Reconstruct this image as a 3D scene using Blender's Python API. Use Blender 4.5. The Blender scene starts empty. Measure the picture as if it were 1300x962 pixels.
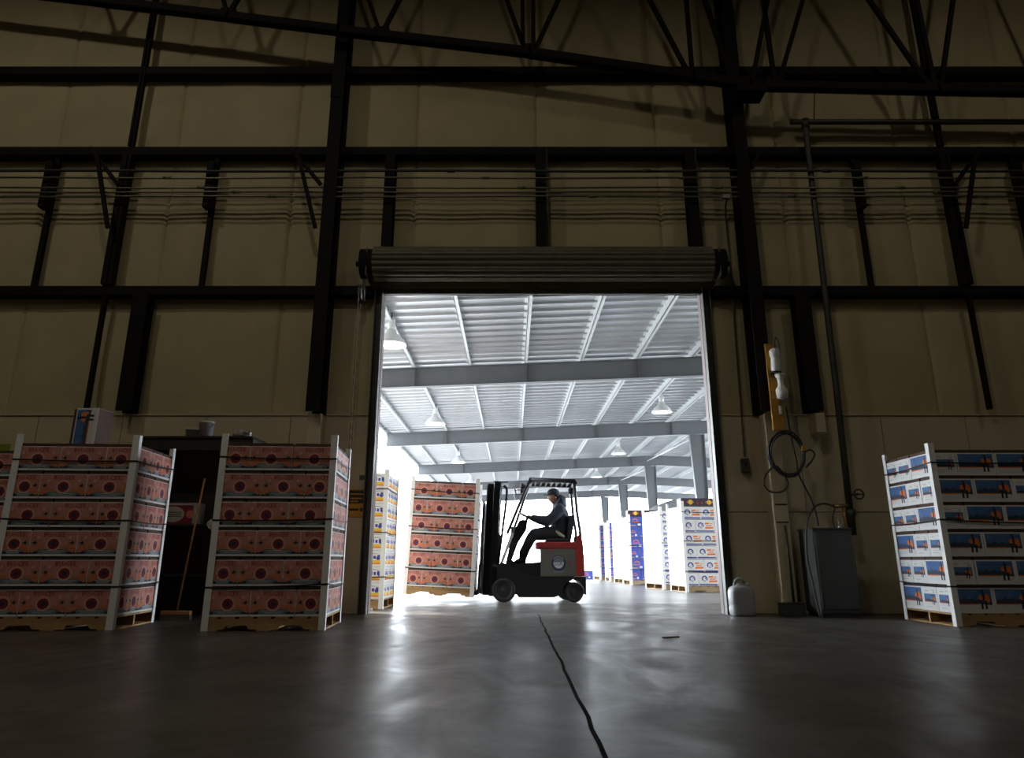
import bpy, math, random
from mathutils import Vector, Matrix

random.seed(7)
SC = bpy.context.scene
COL = SC.collection
R = math.radians

# ------------------------------------------------------------------ camera
cam_d = bpy.data.cameras.new('camera')
cam_d.sensor_fit = 'HORIZONTAL'
cam_d.sensor_width = 36.0
cam_d.lens = 36.0 * 927.0 / 1300.0
cam_d.shift_y = -45.0 / 1300.0
cam_d.clip_end = 400
cam = bpy.data.objects.new('camera', cam_d)
COL.objects.link(cam)
cam.location = (0, 0, 0.70)
cam.rotation_euler = (R(90 + 16.5), 0, 0)
SC.camera = cam

# ------------------------------------------------------------------ sky, exposure
SKY = 19.0
LAMP = 84.0
SUN = 15.0
w = bpy.data.worlds.new('sky')
SC.world = w
w.use_nodes = True
wn = w.node_tree.nodes
wn['Background'].inputs[0].default_value = (0.83, 0.915, 1.0, 1)
wn['Background'].inputs[1].default_value = SKY
sun_d = bpy.data.lights.new('sun', 'SUN')
sun_d.energy = SUN
sun_d.angle = R(3)
sun_d.color = (1.0, 0.97, 0.92)
sun = bpy.data.objects.new('sun', sun_d)
COL.objects.link(sun)
sun.location = (-30, 40, 40)
# from the open side of the yard, a little from beyond the canopy
sun.rotation_euler = Vector((math.cos(R(50)) * .93, -math.cos(R(50)) * .37, -math.sin(R(50)))).to_track_quat('-Z', 'Y').to_euler()
SC.view_settings.view_transform = 'Standard'
SC.view_settings.look = 'None'
SC.view_settings.gamma = 1
SC.view_settings.exposure = 0
SC.view_settings.use_curve_mapping = False
try:
    SC.cycles.use_denoising = True
    SC.cycles.max_bounces = 10
    SC.cycles.diffuse_bounces = 6
    SC.cycles.sample_clamp_indirect = 8
except Exception:
    pass


# ------------------------------------------------------------------ materials
def mat(name, col, rough=0.6, metal=0.0, var=0.0, scale=4.0, col2=None, bump=0.0, bscale=40.0,
        emit=None, estr=0.0, rvar=0.0, spec=0.5, stretch=(1, 1, 1), alpha_trans=0.0):
    m = bpy.data.materials.new(name)
    m.use_nodes = True
    nt = m.node_tree
    b = nt.nodes['Principled BSDF']
    b.inputs['Base Color'].default_value = (*col, 1)
    b.inputs['Roughness'].default_value = rough
    b.inputs['Metallic'].default_value = metal
    b.inputs['Specular IOR Level'].default_value = spec
    if var > 0 or col2 or bump > 0 or rvar > 0:
        tc = nt.nodes.new('ShaderNodeTexCoord')
        mp = nt.nodes.new('ShaderNodeMapping')
        mp.inputs['Scale'].default_value = stretch
        nt.links.new(tc.outputs['Object'], mp.inputs['Vector'])
        n = nt.nodes.new('ShaderNodeTexNoise')
        n.inputs['Scale'].default_value = scale
        n.inputs['Detail'].default_value = 6
        n.inputs['Roughness'].default_value = 0.6
        nt.links.new(mp.outputs[0], n.inputs['Vector'])
        if var > 0 or col2:
            r = nt.nodes.new('ShaderNodeValToRGB')
            c2 = col2 if col2 else tuple(c * (1 - var) for c in col)
            c1 = col if col2 else tuple(min(1, c * (1 + var)) for c in col)
            r.color_ramp.elements[0].position = 0.35
            r.color_ramp.elements[1].position = 0.65
            r.color_ramp.elements[0].color = (*c2, 1)
            r.color_ramp.elements[1].color = (*c1, 1)
            nt.links.new(n.outputs['Fac'], r.inputs['Fac'])
            nt.links.new(r.outputs['Color'], b.inputs['Base Color'])
        if rvar > 0:
            mr = nt.nodes.new('ShaderNodeMapRange')
            mr.inputs['To Min'].default_value = max(0.02, rough - rvar)
            mr.inputs['To Max'].default_value = min(1, rough + rvar)
            mr.inputs['From Min'].default_value = 0.3
            mr.inputs['From Max'].default_value = 0.7
            nt.links.new(n.outputs['Fac'], mr.inputs['Value'])
            nt.links.new(mr.outputs[0], b.inputs['Roughness'])
        if bump > 0:
            n2 = nt.nodes.new('ShaderNodeTexNoise')
            n2.inputs['Scale'].default_value = bscale
            n2.inputs['Detail'].default_value = 4
            nt.links.new(mp.outputs[0], n2.inputs['Vector'])
            bp = nt.nodes.new('ShaderNodeBump')
            bp.inputs['Strength'].default_value = bump
            bp.inputs['Distance'].default_value = 0.02
            nt.links.new(n2.outputs['Fac'], bp.inputs['Height'])
            nt.links.new(bp.outputs[0], b.inputs['Normal'])
    if emit:
        b.inputs['Emission Color'].default_value = (*emit, 1)
        b.inputs['Emission Strength'].default_value = estr
    return m


def concrete_floor():
    m = mat('polished_concrete', (0.095, 0.090, 0.080), 0.36)
    nt = m.node_tree; b = nt.nodes['Principled BSDF']
    b.inputs['Specular IOR Level'].default_value = 0.42
    tc = nt.nodes.new('ShaderNodeTexCoord')

    def noise(scale, stretch, detail=7, dist=0.0):
        mp = nt.nodes.new('ShaderNodeMapping'); mp.inputs['Scale'].default_value = stretch
        nt.links.new(tc.outputs['Object'], mp.inputs['Vector'])
        n = nt.nodes.new('ShaderNodeTexNoise'); n.inputs['Scale'].default_value = scale
        n.inputs['Detail'].default_value = detail; n.inputs['Roughness'].default_value = .62; n.inputs['Distortion'].default_value = dist
        nt.links.new(mp.outputs[0], n.inputs['Vector'])
        return n

    big = noise(.5, (1, 1.6, 1), 6, .6)
    fine = noise(5.0, (.8, 1.5, 1), 8, .3)
    wear = noise(1.6, (1, .55, 1), 7, 1.2)
    mx = nt.nodes.new('ShaderNodeMix'); mx.data_type = 'FLOAT'
    mx.inputs[0].default_value = .42
    nt.links.new(big.outputs['Fac'], mx.inputs[2]); nt.links.new(fine.outputs['Fac'], mx.inputs[3])
    r = nt.nodes.new('ShaderNodeValToRGB')
    r.color_ramp.elements[0].position = .36; r.color_ramp.elements[0].color = (.040, .036, .030, 1)
    r.color_ramp.elements[1].position = .64; r.color_ramp.elements[1].color = (.125, .114, .094, 1)
    nt.links.new(mx.outputs[0], r.inputs['Fac']); nt.links.new(r.outputs[0], b.inputs['Base Color'])
    mr = nt.nodes.new('ShaderNodeMapRange')
    mr.inputs['From Min'].default_value = .35; mr.inputs['From Max'].default_value = .65
    mr.inputs['To Min'].default_value = .29; mr.inputs['To Max'].default_value = .47
    nt.links.new(wear.outputs['Fac'], mr.inputs['Value']); nt.links.new(mr.outputs[0], b.inputs['Roughness'])
    bp = nt.nodes.new('ShaderNodeBump'); bp.inputs['Strength'].default_value = .04; bp.inputs['Distance'].default_value = .01
    nt.links.new(fine.outputs['Fac'], bp.inputs['Height']); nt.links.new(bp.outputs[0], b.inputs['Normal'])
    return m


M = dict(
    concrete=concrete_floor(),
    yard=mat('yard_concrete', (0.175, 0.168, 0.16), 0.36, 0, 0.12, 0.5, None, 0.05, 2.0, rvar=0.08),
    insulation=mat('insulation_facing', (0.475, 0.395, 0.222), 0.75, 0, 0.07, 1.2, None, 0.25, 5.0),
    wainscot=mat('wall_panel_paint', (0.53, 0.45, 0.29), 0.6, 0, 0.06, 1.5, None, 0.05, 8.0),
    wallbody=mat('wall_steel', (0.25, 0.23, 0.19), 0.7),
    ceiling=mat('ceiling_sheet', (0.42, 0.37, 0.26), 0.8, 0, 0.05, 1.0),
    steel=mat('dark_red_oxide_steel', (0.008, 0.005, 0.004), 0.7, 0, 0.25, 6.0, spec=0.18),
    steel2=mat('dark_green_pipe', (0.045, 0.045, 0.034), 0.5, 0.2, 0.2, 6.0),
    conduit=mat('galvanised_conduit', (0.22, 0.20, 0.16), 0.38, 0.8, 0.15, 9.0),
    doorslat=mat('door_slat_paint', (0.13, 0.12, 0.075), 0.5, 0.15, 0.15, 5.0),
    guide=mat('door_guide_steel', (0.10, 0.10, 0.085), 0.5, 0.4, 0.2, 7.0),
    edge=mat('pinkish_jamb_edge', (0.16, 0.11, 0.105), 0.6, 0, 0.1, 9.0),
    beam=mat('canopy_beam_paint', (0.10, 0.108, 0.115), 0.5, 0, 0.05, 2.0),
    purlin=mat('canopy_purlin_paint', (0.62, 0.66, 0.68), 0.45, 0.1, 0.05, 3.0),
    deck=mat('canopy_deck_sheet', (0.435, 0.455, 0.485), 0.30, 0.4, 0.06, 0.7),
    wood=mat('pallet_wood', (0.40, 0.24, 0.10), 0.75, 0, 0.25, 5.0, None, 0.2, 30.0, stretch=(.25, 3, 3)),
    woodold=mat('weathered_pallet_wood', (0.36, 0.25, 0.14), 0.8, 0, 0.25, 5.0, None, 0.2, 30.0, stretch=(.25, 3, 3)),
    board=mat('corner_board_paper', (0.86, 0.86, 0.84), 0.55, 0, 0.03, 5.0),
    strap=mat('black_strapping', (0.012, 0.012, 0.013), 0.4),
    white=mat('white_carton', (0.78, 0.77, 0.74), 0.6, 0, 0.04, 6.0),
    kraft=mat('kraft_board', (0.075, 0.036, 0.022), 0.75, 0, 0.1, 9.0),
    pink=mat('print_coral', (0.56, 0.235, 0.185), 0.5, 0, 0.12, 14.0),
    lightpink=mat('print_pale_coral', (0.66, 0.36, 0.285), 0.5),
    red=mat('print_red', (0.27, 0.012, 0.012), 0.5),
    maroon=mat('print_maroon', (0.20, 0.018, 0.025), 0.5),
    navy=mat('print_navy', (0.02, 0.03, 0.09), 0.5),
    slate=mat('print_slate', (0.15, 0.195, 0.23), 0.5),
    orange=mat('print_orange', (0.58, 0.185, 0.085), 0.5, 0, 0.15, 20.0),
    leaf=mat('print_leaf', (0.015, 0.045, 0.025), 0.5),
    greytext=mat('print_grey', (0.42, 0.45, 0.47), 0.5),
    skyblue=mat('print_sky', (0.022, 0.09, 0.29), 0.5, 0, 0.0, 3.0, (0.09, 0.20, 0.40)),
    peaks=mat('print_peaks', (0.05, 0.06, 0.10), 0.5),
    snow=mat('print_snow', (0.72, 0.72, 0.70), 0.5),
    jacketor=mat('print_jacket_orange', (0.80, 0.20, 0.03), 0.5),
    figure=mat('print_figure', (0.03, 0.02, 0.03), 0.5),
    yellow=mat('print_yellow', (0.80, 0.50, 0.03), 0.5),
    indigo=mat('print_indigo', (0.05, 0.05, 0.32), 0.5),
    boxblue=mat('blue_carton', (0.055, 0.09, 0.40), 0.55, 0, 0.08, 6.0),
    black=mat('black_paint', (0.012, 0.012, 0.014), 0.42),
    blackgloss=mat('black_mast_steel', (0.014, 0.015, 0.018), 0.26, 0.3),
    chrome=mat('polished_rod', (0.55, 0.55, 0.55), 0.2, 1.0),
    rubber=mat('tyre_rubber', (0.014, 0.014, 0.015), 0.7, 0, 0.2, 30.0),
    rim=mat('wheel_rim', (0.06, 0.055, 0.06), 0.45, 0.3),
    truckred=mat('truck_red', (0.30, 0.030, 0.025), 0.42),
    truckgrey=mat('truck_grey', (0.12, 0.115, 0.10), 0.5, 0, 0.05, 5.0),
    vinyl=mat('seat_vinyl', (0.03, 0.035, 0.045), 0.5),
    decalwhite=mat('decal_white', (0.62, 0.66, 0.70), 0.5),
    decaldull=mat('decal_dull', (0.24, 0.10, 0.075), 0.5),
    skin=mat('skin', (0.42, 0.22, 0.15), 0.55),
    jacket=mat('navy_jacket', (0.022, 0.03, 0.048), 0.85, 0, 0.2, 12.0, None, 0.3, 25.0),
    jeans=mat('dark_trousers', (0.020, 0.024, 0.030), 0.85, 0, 0.2, 12.0, None, 0.3, 25.0),
    cap=mat('dark_cap', (0.03, 0.03, 0.04), 0.8),
    hair=mat('dark_hair', (0.015, 0.011, 0.009), 0.8),
    boot=mat('boot_leather', (0.02, 0.016, 0.013), 0.6),
    shirt=mat('pale_shirt_hem', (0.45, 0.42, 0.36), 0.8),
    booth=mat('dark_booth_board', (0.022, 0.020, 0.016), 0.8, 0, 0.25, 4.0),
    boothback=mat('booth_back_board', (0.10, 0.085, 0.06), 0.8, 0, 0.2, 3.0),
    cabinet=mat('grey_cabinet_paint', (0.055, 0.058, 0.055), 0.5, 0.1, 0.08, 4.0),
    yboard=mat('yellow_board', (0.42, 0.20, 0.02), 0.65, 0, 0.2, 8.0),
    plasticwhite=mat('white_plastic', (0.62, 0.61, 0.58), 0.45, 0, 0.03, 6.0),
    jug=mat('milky_plastic', (0.30, 0.31, 0.31), 0.4),
    cable=mat('black_cable', (0.012, 0.012, 0.012), 0.5),
    brass=mat('old_brass', (0.35, 0.22, 0.08), 0.4, 0.8),
    signyellow=mat('sign_yellow', (0.52, 0.26, 0.015), 0.6),
    signbrown=mat('sign_dark', (0.035, 0.016, 0.008), 0.6),
    enamel=mat('lamp_enamel', (0.62, 0.63, 0.62), 0.4, 0.1),
    lampglow=mat('lamp_glow', (1, 1, 1), 0.5, emit=(1.0, 0.96, 0.88), estr=9.0),
    broom=mat('broom_wood', (0.45, 0.22, 0.08), 0.6, 0, 0.2, 8.0),
    cloth=mat('white_cloth', (0.42, 0.39, 0.33), 0.9, 0, 0.1, 9.0),
    silver=mat('foil', (0.5, 0.5, 0.5), 0.3, 0.8),
    tank=mat('tank_paint', (0.16, 0.165, 0.17), 0.5, 0, 0.04, 2.0),
    groove=mat('joint_dirt', (0.012, 0.012, 0.011), 0.9),
    tag=mat('green_tag', (0.22, 0.25, 0.02), 0.6),
)


# ------------------------------------------------------------------ mesh builder
class MB:
    def __init__(s):
        s.v = []; s.f = []; s.m = []; s.sm = []

    def add(s, vs, fs, mi=0, smooth=False, T=None):
        o = len(s.v)
        for p in vs:
            p = Vector(p)
            s.v.append(T @ p if T is not None else p)
        for f in fs:
            s.f.append([i + o for i in f]); s.m.append(mi); s.sm.append(smooth)
        return s

    def box(s, x0, x1, y0, y1, z0, z1, mi=0, ch=0.0, T=None):
        if ch <= 0:
            vs = [(x, y, z) for x in (x0, x1) for y in (y0, y1) for z in (z0, z1)]
            fs = [(0, 1, 3, 2), (4, 6, 7, 5), (0, 4, 5, 1), (2, 3, 7, 6), (0, 2, 6, 4), (1, 5, 7, 3)]
            return s.add(vs, fs, mi, False, T)
        c = ((x0 + x1) / 2, (y0 + y1) / 2, (z0 + z1) / 2)
        hs = ((x1 - x0) / 2, (y1 - y0) / 2, (z1 - z0) / 2)
        vs = []; idx = {}
        for sx in (-1, 1):
            for sy in (-1, 1):
                for sz in (-1, 1):
                    sg = (sx, sy, sz)
                    for a in range(3):
                        p = [c[k] + sg[k] * (hs[k] - (0 if k == a else ch)) for k in range(3)]
                        idx[(sg, a)] = len(vs); vs.append(p)
        fs = []
        for a in range(3):
            b, d = (a + 1) % 3, (a + 2) % 3
            for sg in (-1, 1):
                q = []
                for (u, t) in ((-1, -1), (1, -1), (1, 1), (-1, 1)):
                    k = [0, 0, 0]; k[a] = sg; k[b] = u; k[d] = t
                    q.append(idx[(tuple(k), a)])
                fs.append(q if sg > 0 else q[::-1])
            for u in (-1, 1):
                for t in (-1, 1):
                    k1 = [0, 0, 0]; k1[a] = -1; k1[b] = u; k1[d] = t
                    k2 = list(k1); k2[a] = 1
                    q = [idx[(tuple(k1), b)], idx[(tuple(k2), b)], idx[(tuple(k2), d)], idx[(tuple(k1), d)]]
                    fs.append(q if u * t < 0 else q[::-1])
        for sx in (-1, 1):
            for sy in (-1, 1):
                for sz in (-1, 1):
                    q = [idx[((sx, sy, sz), a)] for a in range(3)]
                    fs.append(q if sx * sy * sz > 0 else q[::-1])
        return s.add(vs, fs, mi, False, T)

    def prism(s, poly, lo, hi, axis='y', mi=0, T=None):
        """poly: 2-D outline; axis y -> (x,z), x -> (y,z), z -> (x,y)"""
        def P(a, b, c):
            return {'y': (a, c, b), 'x': (c, a, b), 'z': (a, b, c)}[axis]
        n = len(poly)
        vs = [P(a, b, lo) for a, b in poly] + [P(a, b, hi) for a, b in poly]
        fs = [list(range(n))[::-1], list(range(n, 2 * n))]
        fs += [(i, (i + 1) % n, n + (i + 1) % n, n + i) for i in range(n)]
        return s.add(vs, fs, mi, False, T)

    def tube(s, path, r, n=8, closed=False, mi=0, T=None, cap=True):
        P = [Vector(p) for p in path]
        k = len(P)
        rs = r if isinstance(r, (list, tuple)) else [r] * k
        vs = []; up = None
        for i in range(k):
            if closed:
                t = (P[(i + 1) % k] - P[i - 1]).normalized()
            else:
                t = (P[min(i + 1, k - 1)] - P[max(i - 1, 0)]).normalized()
            if up is None:
                up = Vector((0, 0, 1)) if abs(t.z) < 0.9 else Vector((1, 0, 0))
            a = (up - t * up.dot(t))
            if a.length < 1e-5:
                a = t.orthogonal()
            a.normalize(); b = t.cross(a); up = a
            for j in range(n):
                w_ = 2 * math.pi * j / n
                vs.append(P[i] + (a * math.cos(w_) + b * math.sin(w_)) * rs[i])
        fs = []
        for i in range(k if closed else k - 1):
            i2 = (i + 1) % k
            for j in range(n):
                j2 = (j + 1) % n
                fs.append((i * n + j, i * n + j2, i2 * n + j2, i2 * n + j))
        s.add(vs, fs, mi, n > 5, T)
        if not closed and cap:
            o = len(s.v) - len(vs)
            s.f.append([o + j for j in range(n)][::-1]); s.m.append(mi); s.sm.append(False)
            s.f.append([o + (k - 1) * n + j for j in range(n)]); s.m.append(mi); s.sm.append(False)
        return s

    def bar(s, p0, p1, a, b, mi=0, T=None):
        """rectangular bar between two points, a wide (horizontal-ish), b deep"""
        p0, p1 = Vector(p0), Vector(p1)
        t = (p1 - p0).normalized()
        u = Vector((0, 1, 0)) if abs(t.y) < 0.9 else Vector((0, 0, 1))
        x = t.cross(u).normalized(); y = x.cross(t).normalized()
        vs = []
        for p in (p0, p1):
            for (i, j) in ((-1, -1), (1, -1), (1, 1), (-1, 1)):
                vs.append(p + x * i * a / 2 + y * j * b / 2)
        fs = [(3, 2, 1, 0), (4, 5, 6, 7), (0, 1, 5, 4), (1, 2, 6, 5), (2, 3, 7, 6), (3, 0, 4, 7)]
        return s.add(vs, fs, mi, False, T)

    def lathe(s, prof, n=24, T=None, mi=0, smooth=True):
        vs = []; fs = []
        k = len(prof)
        for (r, z) in prof:
            for j in range(n):
                w_ = 2 * math.pi * j / n
                vs.append((r * math.cos(w_), r * math.sin(w_), z))
        for i in range(k - 1):
            for j in range(n):
                j2 = (j + 1) % n
                fs.append((i * n + j, i * n + j2, (i + 1) * n + j2, (i + 1) * n + j))
        return s.add(vs, fs, mi, smooth, T)

    def mesh(s, name, mats):
        me = bpy.data.meshes.new(name)
        me.from_pydata([tuple(p) for p in s.v], [], s.f)
        for m_ in (mats if isinstance(mats, (list, tuple)) else [mats]):
            me.materials.append(m_ if not isinstance(m_, str) else M[m_])
        me.polygons.foreach_set('material_index', s.m)
        me.polygons.foreach_set('use_smooth', s.sm)
        me.update()
        return me

    def build(s, name, mats, parent=None):
        return link(name, s.mesh(name, mats), parent)


def link(name, data, parent=None, mw=None):
    o = bpy.data.objects.new(name, data)
    COL.objects.link(o)
    if parent is not None:
        o.parent = parent
    if mw is not None:
        o.matrix_local = mw
    return o


def tag(o, label, cat, group=None):
    o['label'] = label; o['category'] = cat
    if group:
        o['group'] = group
    return o


def struct(o):
    o['kind'] = 'structure'
    return o


def empty(name, loc=(0, 0, 0), mw=None):
    o = bpy.data.objects.new(name, None)
    COL.objects.link(o)
    o.empty_display_size = 0.1
    if mw is not None:
        o.matrix_world = mw
    else:
        o.location = loc
    return o


def copy_tree(o, parent=None):
    c = o.copy()
    COL.objects.link(c)
    c.parent = parent
    for ch in [k for k in COL.objects if k.parent == o]:
        copy_tree(ch, c)
    return c


def curve(pts, n=6):
    """round the corners of a path"""
    P = [Vector(p) for p in pts]
    P = [P[0] * 2 - P[1]] + P + [P[-1] * 2 - P[-2]]
    out = []
    for i in range(1, len(P) - 2):
        a, b, c, d = P[i - 1:i + 3]
        for k in range(n):
            t = k / n
            out.append(.5 * ((2 * b) + (c - a) * t + (2 * a - 5 * b + 4 * c - d) * t * t + (3 * b - a - 3 * c + d) * t ** 3))
    return out + [P[-2]]


TXT = {}


def text_geo(t):
    """flat lettering: vertices centred on x, baseline 0, capital height 1"""
    if t in TXT:
        return TXT[t]
    cu = bpy.data.curves.new('lettering', 'FONT')
    cu.body = t; cu.resolution_u = 1
    o = bpy.data.objects.new('lettering', cu)
    COL.objects.link(o)
    dg = bpy.context.evaluated_depsgraph_get()
    me = bpy.data.meshes.new_from_object(o.evaluated_get(dg))
    vs = [(v.co.x, v.co.y) for v in me.vertices]
    fs = [list(p.vertices) for p in me.polygons]
    bpy.data.objects.remove(o); bpy.data.curves.remove(cu); bpy.data.meshes.remove(me)
    x0 = min(v[0] for v in vs); x1 = max(v[0] for v in vs)
    y0 = min(v[1] for v in vs); y1 = max(v[1] for v in vs)
    h = y1 - y0
    TXT[t] = ([((x - (x0 + x1) / 2) / h, (y - y0) / h) for x, y in vs], fs, (x1 - x0) / h)
    return TXT[t]


class Face:
    """a flat printed face: origin, u, v and outward normal"""
    def __init__(s, mb, o, u, v):
        s.mb = mb; s.o = Vector(o); s.u = Vector(u); s.v = Vector(v); s.n = s.u.cross(s.v)

    def pt(s, p, d):
        return s.o + s.u * p[0] + s.v * p[1] + s.n * d

    def poly(s, pts, d, mi):
        s.mb.add([s.pt(p, d) for p in pts], [list(range(len(pts)))], mi)

    def rect(s, a, b, c, e, d, mi):
        s.poly([(a, c), (b, c), (b, e), (a, e)], d, mi)

    def disc(s, cx, cy, r, d, mi, n=14, ry=None):
        ry = ry or r
        s.poly([(cx + r * math.cos(2 * math.pi * k / n), cy + ry * math.sin(2 * math.pi * k / n)) for k in range(n)], d, mi)

    def ring(s, cx, cy, r0, r1, d, mi, n=20, a0=0, a1=2 * math.pi):
        vs = []
        for k in range(n + 1):
            a = a0 + (a1 - a0) * k / n
            vs += [s.pt((cx + r0 * math.cos(a), cy + r0 * math.sin(a)), d), s.pt((cx + r1 * math.cos(a), cy + r1 * math.sin(a)), d)]
        s.mb.add(vs, [(2 * k, 2 * k + 1, 2 * k + 3, 2 * k + 2) for k in range(n)], mi)

    def text(s, t, cx, y, h, d, mi, maxw=None):
        vs, fs, wd = text_geo(t)
        sx = h if maxw is None else min(h, maxw / wd)
        s.mb.add([s.pt((cx + a * sx, y + b * h), d) for a, b in vs], fs, mi)


# ================================================================== THE ROOM
DX0, DX1, DZ = -1.95, 2.87, 4.64     # door opening
WY = 10.5                            # inner face of the front wall

# floor slab with a wandering sawn joint
mb = MB()
jx = 0.35
ys = [-30 + 0.25 * k for k in range(170)]
ys = [y for y in ys if y < WY - .1] + [WY - .12]
jit = [random.uniform(-.007, .007) for _ in ys]
gw = 0.011
for i in range(len(ys) - 1):
    a, b = jx + jit[i], jx + jit[i + 1]
    for (l0, l1, r0, r1) in ((-20, -20, a - gw, b - gw), (a + gw, b + gw, 20, 20)):
        mb.add([(l0, ys[i], 0), (r0, ys[i], 0), (r1, ys[i + 1], 0), (l1, ys[i + 1], 0)], [(0, 1, 2, 3)], 0)
    mb.add([(a - gw, ys[i], 0), (a - gw * .4, ys[i], -.022), (a + gw * .4, ys[i], -.022), (a + gw, ys[i], 0),
            (b - gw, ys[i + 1], 0), (b - gw * .4, ys[i + 1], -.022), (b + gw * .4, ys[i + 1], -.022), (b + gw, ys[i + 1], 0)],
           [(0, 1, 5, 4), (1, 2, 6, 5), (2, 3, 7, 6)], 1)
ye = ys[-1]
mb.add([(-20, ye, 0), (-20, ye + .004, -.012), (20, ye + .004, -.012), (20, ye, 0), (-20, ye + .012, -.012), (20, ye + .012, -.012),
        (-20, ye + .016, 0), (20, ye + .016, 0)], [(0, 3, 2, 1), (1, 2, 5, 4), (4, 5, 7, 6)], 1)
mb.add([(-20, ye + .016, 0), (20, ye + .016, 0), (20, 13.0, 0), (-20, 13.0, 0)], [(0, 1, 2, 3)], 0)
struct(mb.build('floor', ['concrete', 'groove']))

mb = MB()
mb.box(-90, 90, 13.0, 150, -.3, 0.0)
mb.box(-90, -20, WY + .12, 13.0, -.3, 0.0)
mb.box(20, 90, WY + .12, 13.0, -.3, 0.0)
struct(mb.build('yard_ground', 'yard'))

mb = MB()
mb.box(-20, 20, -30, WY + .12, 12.6, 12.8)
struct(mb.build('ceiling', 'ceiling'))
for nm, b in (('wall_left', (-20.2, -20, -30, WY + .12, 0, 12.8)), ('wall_right', (20, 20.2, -30, WY + .12, 0, 12.8)),
              ('wall_back', (-20.2, 20.2, -30.2, -30, 0, 12.8))):
    mb = MB(); mb.box(*b)
    struct(mb.build(nm, 'insulation'))

mb = MB()
mb.box(-20, DX0 - .02, WY + .02, WY + .12, 0, 12.8)
mb.box(DX1 + .02, 20, WY + .02, WY + .12, 0, 12.8)
mb.box(DX0 - .02, DX1 + .02, WY + .02, WY + .12, DZ + .02, 12.8)
wall = struct(mb.build('wall_front', 'wallbody'))

seams = [0.4 + 1.95 * k for k in range(-8, 9)]
bands = [2.71, 4.58, 6.95, 8.45, 12.6]


def insul(x0, x1, z0, z1):
    nx, nz = 12, 8
    vs = []
    ph = random.uniform(0, 6)
    xs = [x0, x0 + .02, x0 + .06] + [x0 + .06 + (x1 - x0 - .12) * k / (nx - 5) for k in range(1, nx - 5)] + [x1 - .06, x1 - .02, x1]
    for i, x in enumerate(xs):
        for j in range(nz + 1):
            t = j / nz
            bul = .030 * math.sin(math.pi * t) ** .6
            e = min(x - x0, x1 - x)
            edge = 0.0 if e < .001 else (.5 if e < .03 else 1.0)
            wob = .006 * math.sin(x * 5.1 + ph + t * 3)
            vs.append((x, WY + .018 - edge * (.012 + bul + (wob if edge == 1 else 0)), z0 + (z1 - z0) * t))
    n = nz + 1
    fs = [(i * n + j, (i + 1) * n + j, (i + 1) * n + j + 1, i * n + j + 1) for i in range(len(xs) - 1) for j in range(nz)]
    m_ = MB().add(vs, fs, 0, True)
    m_.build('insulation_panel', 'insulation', wall)


for k in range(len(seams) - 1):
    a, b = max(-13.99, seams[k]), min(13.99, seams[k + 1])
    for z0, z1 in zip(bands, bands[1:]):
        if z1 < 4.6:
            for (c, d) in ((a, min(b, DX0 - .05)), (max(a, DX1 + .05), b)):
                if d - c > .13:
                    insul(c, d, z0, z1)
        else:
            insul(a, b, z0, z1)
# lower wall panels with open joints
pw = 1.22
for side in (-1, 1):
    x = DX0 - .04 if side < 0 else DX1 + .04
    while abs(x) < 13.9:
        x2 = x + side * pw
        a, b = min(x, x2), max(x, x2)
        a = max(a, -13.98); b = min(b, 13.98)
        for (z0, z1) in ((0.005, 1.335), (1.345, 2.71)):
            MB().box(a + .004, b - .004, WY - .025, WY + .015, z0, z1, 0, .003).build('wall_panel', 'wainscot', wall)
        x = x2
# ledge on top of the lower panels
for a, b in ((-13.98, DX0 - .05), (DX1 + .05, 13.98)):
    MB().box(a, b, WY - .045, WY + .01, 2.71, 2.735).build('ledge', 'wainscot', wall)
# jamb and head edges in a pinkish tint
for x0, x1 in ((DX0 - .02, DX0 + .004), (DX1 - .004, DX1 + .02)):
    MB().box(x0, x1, WY - .02, WY + .13, 0, DZ + .02).build('jamb_edge', 'edge', wall)
MB().box(DX0 - .02, DX1 + .02, WY - .02, WY + .13, DZ - .004, DZ + .02).build('head_edge', 'edge', wall)


# ------------------------------------------------------------------ steel frame on the wall
def hsec(mb, x, y0, y1, wd, z0, z1, tf=.016, tw=.012):
    mb.box(x - wd / 2, x + wd / 2, y0, y0 + tf, z0, z1)
    mb.box(x - wd / 2, x + wd / 2, y1 - tf, y1, z0, z1)
    mb.box(x - tw / 2, x + tw / 2, y0 + tf, y1 - tf, z0, z1)


def csec(mb, x0, x1, y0, y1, z0, z1, t=.012):
    mb.box(x0, x1, y0, y0 + t, z0, z1)
    mb.box(x0, x1, y0 + t, y1, z0, z0 + t)
    mb.box(x0, x1, y0 + t, y1, z1 - t, z1)


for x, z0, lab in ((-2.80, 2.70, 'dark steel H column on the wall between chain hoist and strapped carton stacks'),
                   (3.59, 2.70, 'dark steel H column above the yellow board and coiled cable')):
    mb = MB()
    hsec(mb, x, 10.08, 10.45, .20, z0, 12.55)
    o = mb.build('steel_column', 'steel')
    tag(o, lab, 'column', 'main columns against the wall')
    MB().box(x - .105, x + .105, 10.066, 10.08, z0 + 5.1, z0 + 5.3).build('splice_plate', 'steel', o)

for x, lab in ((-2.80, 'pale boxed column cover behind the stack of coral citrus cartons'),
               (3.68, 'pale boxed column cover below the coiled black cable')):
    mb = MB()
    mb.box(x - .10, x + .10, 10.22, 10.47, 0, 2.695, 0, .008)
    o = mb.build('column_cover', 'wainscot')
    tag(o, lab, 'column cover', 'boxed column feet')
    if x > 0:
        MB().box(x - .06, x + .06, 10.212, 10.219, 1.20, 1.42).build('access_plate', 'wainscot', o)
        MB().box(x - .08, x + .08, 10.205, 10.219, 1.42, 1.435).build('cover_band', 'steel', o)
        MB().box(x - .08, x + .08, 10.205, 10.219, 1.185, 1.20).build('cover_band', 'steel', o)

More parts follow.
